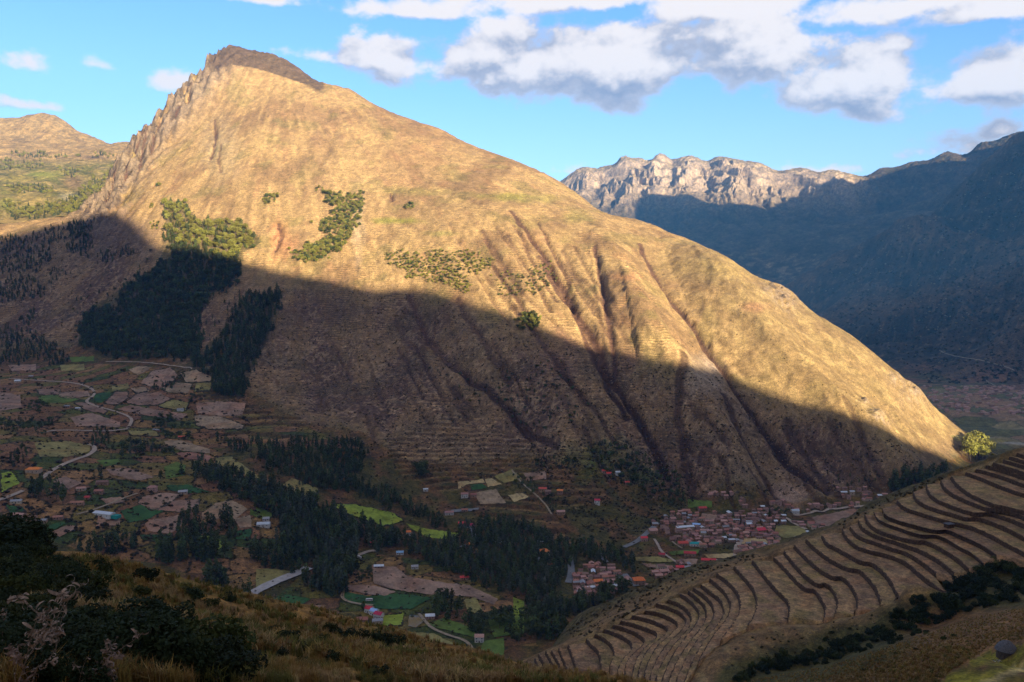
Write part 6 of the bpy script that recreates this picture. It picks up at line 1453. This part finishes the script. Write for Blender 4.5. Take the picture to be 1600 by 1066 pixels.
one = [(168,893,24,1,'olive shrub standing on the dry grass just below the near edge of the left fields'),(228,897,26,0,'dark shrub left of the pale bare patch of the slope'),(240,950,34,0,'wide dark shrub in the middle of the dry grass slope'),(215,925,22,1,'small olive shrub above the wide dark one'),
 (300,925,26,0,'dark shrub in front of the tall valley trees'),(330,945,20,1,'olive shrub on the slope edge left of the asphalt road'),(298,985,28,0,'dark shrub left of the bright green bush'),(308,998,20,2,'bright green bush low on the dry grass slope'),(150,880,16,0,'small dark shrub on the skyline of the left slope'),
 (185,880,14,1,'small olive shrub near the left skyline'),(120,905,26,1,'olive shrub at the edge of the thicket'),(360,935,16,0,'dark shrub on the lip of the slope above the road'),(375,1000,16,1,'lone low olive shrub below the footpath'),(270,1010,20,0,'dark shrub beside the thicket’s right edge'),
 (450,998,24,0,'first dark shrub of the diagonal chain down the slope'),(475,1010,22,0,'second dark shrub of the diagonal chain'),(500,1000,20,1,'olive shrub above the diagonal chain'),(440,1018,18,0,'dark shrub under the diagonal chain'),(520,1025,24,0,'thick dark shrub in the middle of the diagonal chain'),
 (560,1035,22,0,'dark shrub in the lower part of the diagonal chain'),(590,1048,20,0,'lowest dark shrub of the diagonal chain near the frame bottom'),(540,990,20,0,'left end shrub of the big dark hedge bank'),(560,993,22,0,'second shrub of the big dark hedge bank'),(580,996,22,0,'middle shrub of the big dark hedge bank'),(600,1000,22,0,'fourth shrub of the big dark hedge bank'),
 (618,1003,20,0,'right end shrub of the big dark hedge bank'),(515,983,16,1,'olive shrub touching the left end of the hedge bank'),(490,978,12,1,'small olive shrub by the footpath'),(660,1010,9,0,'small round shrub right of the hedge bank'),(640,1020,7,0,'tiny shrub below the hedge bank'),(430,985,14,0,'dark shrub by the start of the footpath'),(405,940,10,0,'small shrub on the skyline below the asphalt road'),
 (420,990,10,1,'small olive shrub on the footpath edge'),(60,960,60,1,'big olive shrub inside the left thicket'),(470,1030,14,1,'small olive shrub under the diagonal chain')]
for px, py, r_, mi_, lb in one: shrubs_at([(px, py+r_*.35, r_, mi_)], Fg, 'near' if py > 960 and px < 420 else 'mid', lb.replace('’', "'"), None)
# gully on the right
gl = []
for poly, n_, r0, r1 in [([(1600,875),(1540,890),(1500,905),(1480,928),(1470,945),(1500,960),(1600,935)], 75, 9, 17), ([(1430,935),(1475,930),(1500,960),(1450,985),(1400,985),(1390,965)], 40, 8, 15), ([(1380,985),(1330,1000),(1300,1010),(1290,1035),(1350,1020),(1400,995)], 42, 7, 14), ([(1290,1015),(1240,1020),(1200,1030),(1160,1045),(1150,1068),(1240,1045),(1290,1040)], 42, 7, 14), ([(1380,1000),(1460,975),(1450,990),(1390,1010)], 12, 5, 9)]:
    gx_ = rng.uniform(1100, 1600, 6000); gy_ = rng.uniform(860, 1070, 6000); m = inpoly(gx_, gy_, poly)
    gl += [(a, b, rng.uniform(r0, r1), int(rng.choice([0, 0, 0, 1]))) for a, b in zip(gx_[m][:n_], gy_[m][:n_])]
shrubs_at(gl, S, 'mid', 'dark shrub in the overgrown gully below the terraces', 'shrubs of the gully below the terraces')
tl = [(1421,852,6,0),(1428,853,5,0),(1475,872,4,0),(1386,913,5,0),(1378,906,4,0),(1346,911,6,1),(1354,917,6,1),(1337,906,4,0),(1312,941,6,0),(1290,1001,6,0),(1328,983,4,0),(1300,989,5,0),(1232,1003,3,0),(1138,904,4,0),(1262,908,5,0),(1299,852,6,1),(1293,845,6,1),(1325,848,4,0),(1447,862,4,0),(1455,866,3,0),(1020,1042,5,0),(1046,1032,4,0),(990,1058,8,0),(985,1062,7,0),(1104,984,4,0),(885,1047,6,0),(950,1052,6,0),(1560,790,3,0),(1352,996,4,0),(1370,988,4,0),(1340,992,3,0),(1210,1000,3,0),(1190,1012,3,0),(1176,997,3,0),(1408,995,5,0),(1150,1015,3,0),(1362,962,3,0),(1400,1022,4,1),(1475,1000,7,1),(1490,995,6,1),(1430,1015,6,0),(1350,1048,5,1)]
names_ = ['single small bush dotted on the terrace turf or its worn lower slope']
shrubs_at(tl, S, 'far', names_[0], 'small bushes dotted over the terraces')
# pale flowering clump by the lawn
h = S.hit([1556], [1034])[0]; e = empty('flower_clump', tuple(h)); tag(e, 'low clump of whitish flowers on the green lawn in front of the round hut', 'flowers')
v, f = leaf_cloud([(0, 0, .1, .18, .8), (.6, .1, .1, .15, .5), (-.6, 0, .1, .15, .5)], 110, .09, 5); obj('leaves', mesh_np('leaves', v, f, mat_shr[1]), e)
v, f = leaf_cloud([(0, 0, .26, .1, .8), (.6, .1, .22, .1, .5)], 60, .055, 6); obj('blossoms', mesh_np('blossoms', v, f, plain_mat('white_petals', (.55, .5, .55))), e)

# ------------------------------------------------------------------ DRY GRASS AND DEAD THISTLES UP CLOSE
def tuft(seed, n=26, w=.012, spread=.5):
    r = np.random.default_rng(seed); V = []; F = []
    for _ in range(n):
        a = r.uniform(0, 6.28); lean = r.uniform(.1, .75); L = r.uniform(.5, 1.1); b = np.array([r.normal()*.12, r.normal()*.12, -.05]); d = np.array([math.cos(a), math.sin(a), 0])
        p1 = b+d*lean*L*.35*spread+np.array([0, 0, L*.55]); p2 = b+d*lean*L*spread*1.3+np.array([0, 0, L*(.95-lean*.3)])
        s = np.array([-d[1], d[0], 0])*w*r.uniform(.7, 1.4); k = len(V); V += [b-s, b+s, p1+s*.8, p1-s*.8, p2]; F += [(k, k+1, k+2, k+3), (k+3, k+2, k+4)]
    return np.array(V), F
mat_dry = leaf_mat('dry_grass_blades', (0.23,0.135,0.038), 0.6, 0.3); mat_drg = leaf_mat('olive_grass_blades', (0.13,0.115,0.03), 0.6, 0.3); mat_str = leaf_mat('straw_blades', (0.32,0.21,0.09), 0.5, 0.3)
gp = [mesh_np('grass_tuft', *tuft(40+i, 26 if i < 3 else 20, .012 if i < 3 else .03), m_) for i, m_ in enumerate([mat_dry, mat_drg, mat_str, mat_dry, mat_drg, mat_str])]
gx_ = rng.uniform(-20, 1010, 30000); gy_ = 1070-200*rng.random(30000)**1.0
h = Fg.hit(gx_, gy_); ok = ~np.isnan(h[:, 0]); h = h[ok]; gx_, gy_ = gx_[ok], gy_[ok]
keep = (rng.random(len(h)) < np.clip(0.85-h[:, 1]/220, .35, 1)) & (fbm(h[:, 0]/5, h[:, 1]/5, 3, 1301) > -0.45); h = h[keep]
nz = fbm(h[:, 0]/7, h[:, 1]/7, 3, 1303); idx = np.where(nz > 0.25, 2, np.where(nz < -0.2, 1, 0))
idx = np.where(rng.random(len(h)) < .25, rng.integers(0, 3, len(h)), idx)+np.where(h[:, 1] > 28, 3, 0)
scatter('dry_grass', gp, h, idx, np.where(h[:, 1] > 28, rng.uniform(.4, .85, len(h)), rng.uniform(.14, .42, len(h))), rng.uniform(0, 6.28, len(h)), rng.uniform(1, 1.6, len(h)))
# grass on the near right slope
gx_ = rng.uniform(1080, 1620, 16000); gy_ = rng.uniform(950, 1070, 16000); m = inpoly(gx_, gy_, [(1080,1070),(1180,1062),(1300,1040),(1420,1000),(1520,965),(1620,945),(1620,1075)]) & ~inpoly(gx_, gy_, [(1450,1080),(1485,1048),(1520,1028),(1545,1012),(1640,990),(1640,1090)]); h = S.hit(gx_[m], gy_[m]); h = h[~np.isnan(h[:, 0])]
scatter('slope_grass', gp, h, 3+rng.choice([0, 0, 1, 2], len(h)), rng.uniform(.35, .8, len(h)), rng.uniform(0, 6.28, len(h)), rng.uniform(1.2, 2, len(h)))

mat_thi = plain_mat('dead_thistle', (0.16,0.115,0.088), 0.9, 0.35, 14, rnd=.3); mat_thl = plain_mat('curled_dead_leaf', (0.20,0.135,0.105), 0.9, 0.4, 12, rnd=.3)
def thistle(seed, H):
    r = np.random.default_rng(seed); stems = []; lv = []; hd = []
    def curl(p, d, L):
        V = []; n = 7; a = r.uniform(1.2, 3.4); side = np.cross(d, r.normal(size=3)); side /= np.linalg.norm(side); up = np.cross(side, d); q = np.array(p, float)
        for i in range(n):
            th = a*i/(n-1)*1.3; t_ = d*math.cos(th)+up*math.sin(th); w = .010*math.sin(math.pi*(i+.5)/n)*L/.12; V += [q-side*w, q+side*w]; q = q+t_*L/n
        return np.array(V), [(2*i, 2*i+1, 2*i+3, 2*i+2) for i in range(n-1)]
    def head(p, s):
        V = []; F = []
        for k in range(16):
            d = r.normal(size=3); d[2] = abs(d[2])*.8; d /= np.linalg.norm(d); b = np.cross(d, r.normal(size=3)); b /= np.linalg.norm(b)
            k0 = len(V); V += [p-b*s*.15, p+b*s*.15, p+d*s]; F.append((k0, k0+1, k0+2))
        return np.array(V), F
    def branch(p, d, L, rad, lvl):
        P = [np.array(p, float)]; n = 6
        for i in range(n):
            d = d+r.normal(size=3)*.10; d /= np.linalg.norm(d); P.append(P[-1]+d*L/n)
            for _ in range(2 if lvl else 1):
                if r.random() < .42: e = r.normal(size=3)*.8+d*.3; e /= np.linalg.norm(e); lv.append(curl(P[-1], e, r.uniform(.10, .22)*H))
            if lvl < 2 and i > 0 and r.random() < (.75 if lvl == 0 else .4):
                e = d+r.normal(size=3)*.6; e[2] = abs(e[2])*.9; e /= np.linalg.norm(e); branch(P[-1], e, L*r.uniform(.3, .55), rad*.6, lvl+1)
        stems.append(tube(P, np.linspace(rad, rad*.4, n+1), 5)); hd.append(head(P[-1], r.uniform(.025, .05)*H))
    branch((0, 0, -.1), np.array([r.normal()*.15, r.normal()*.15, 1]), H, .009*H, 0)
    return join(stems), join(lv), join(hd)
TL = ['tallest dead thistle with pale seed heads in the lower left corner','dead thistle with tightly curled leaves nearest the left edge','thin dead thistle leaning to the right of the tallest one','short dead thistle at the very bottom of the left corner','forked dead thistle between the tallest and the left edge','slim dead thistle rising out of the dark thicket','bent dead thistle low by the frame bottom','dead thistle with a drooping head on the right of the group','bushy tangled dead thistle at the extreme lower left','pale dead stem standing apart above the left group']
for i, (px, py, H) in enumerate([(112,1075,1.15),(38,1070,.9),(160,1072,.8),(70,1080,.6),(84,1060,.85),(60,1030,.8),(135,1085,.6),(195,1080,.55),(8,1060,.7),(22,1010,.9)]):
    h = Fg.hit([px], [min(py, 1066)])[0]; x_, y_, z_ = h
    st, lv, hd = thistle(60+i, H*1.0); e = empty('thistle', (x_, y_-.3, z_-.05), i*1.3); tag(e, TL[i], 'thistle', 'dead thistles in the lower left corner')
    obj('stem', mesh_np('stem', *st, mat_thi), e); tag(obj('leaf', mesh_np('leaf', *lv, mat_thl), e), kind='stuff'); tag(obj('seed_head', mesh_np('seed_head', *hd, mat_thi), e), kind='stuff')
print('objects', len(bpy.data.objects))
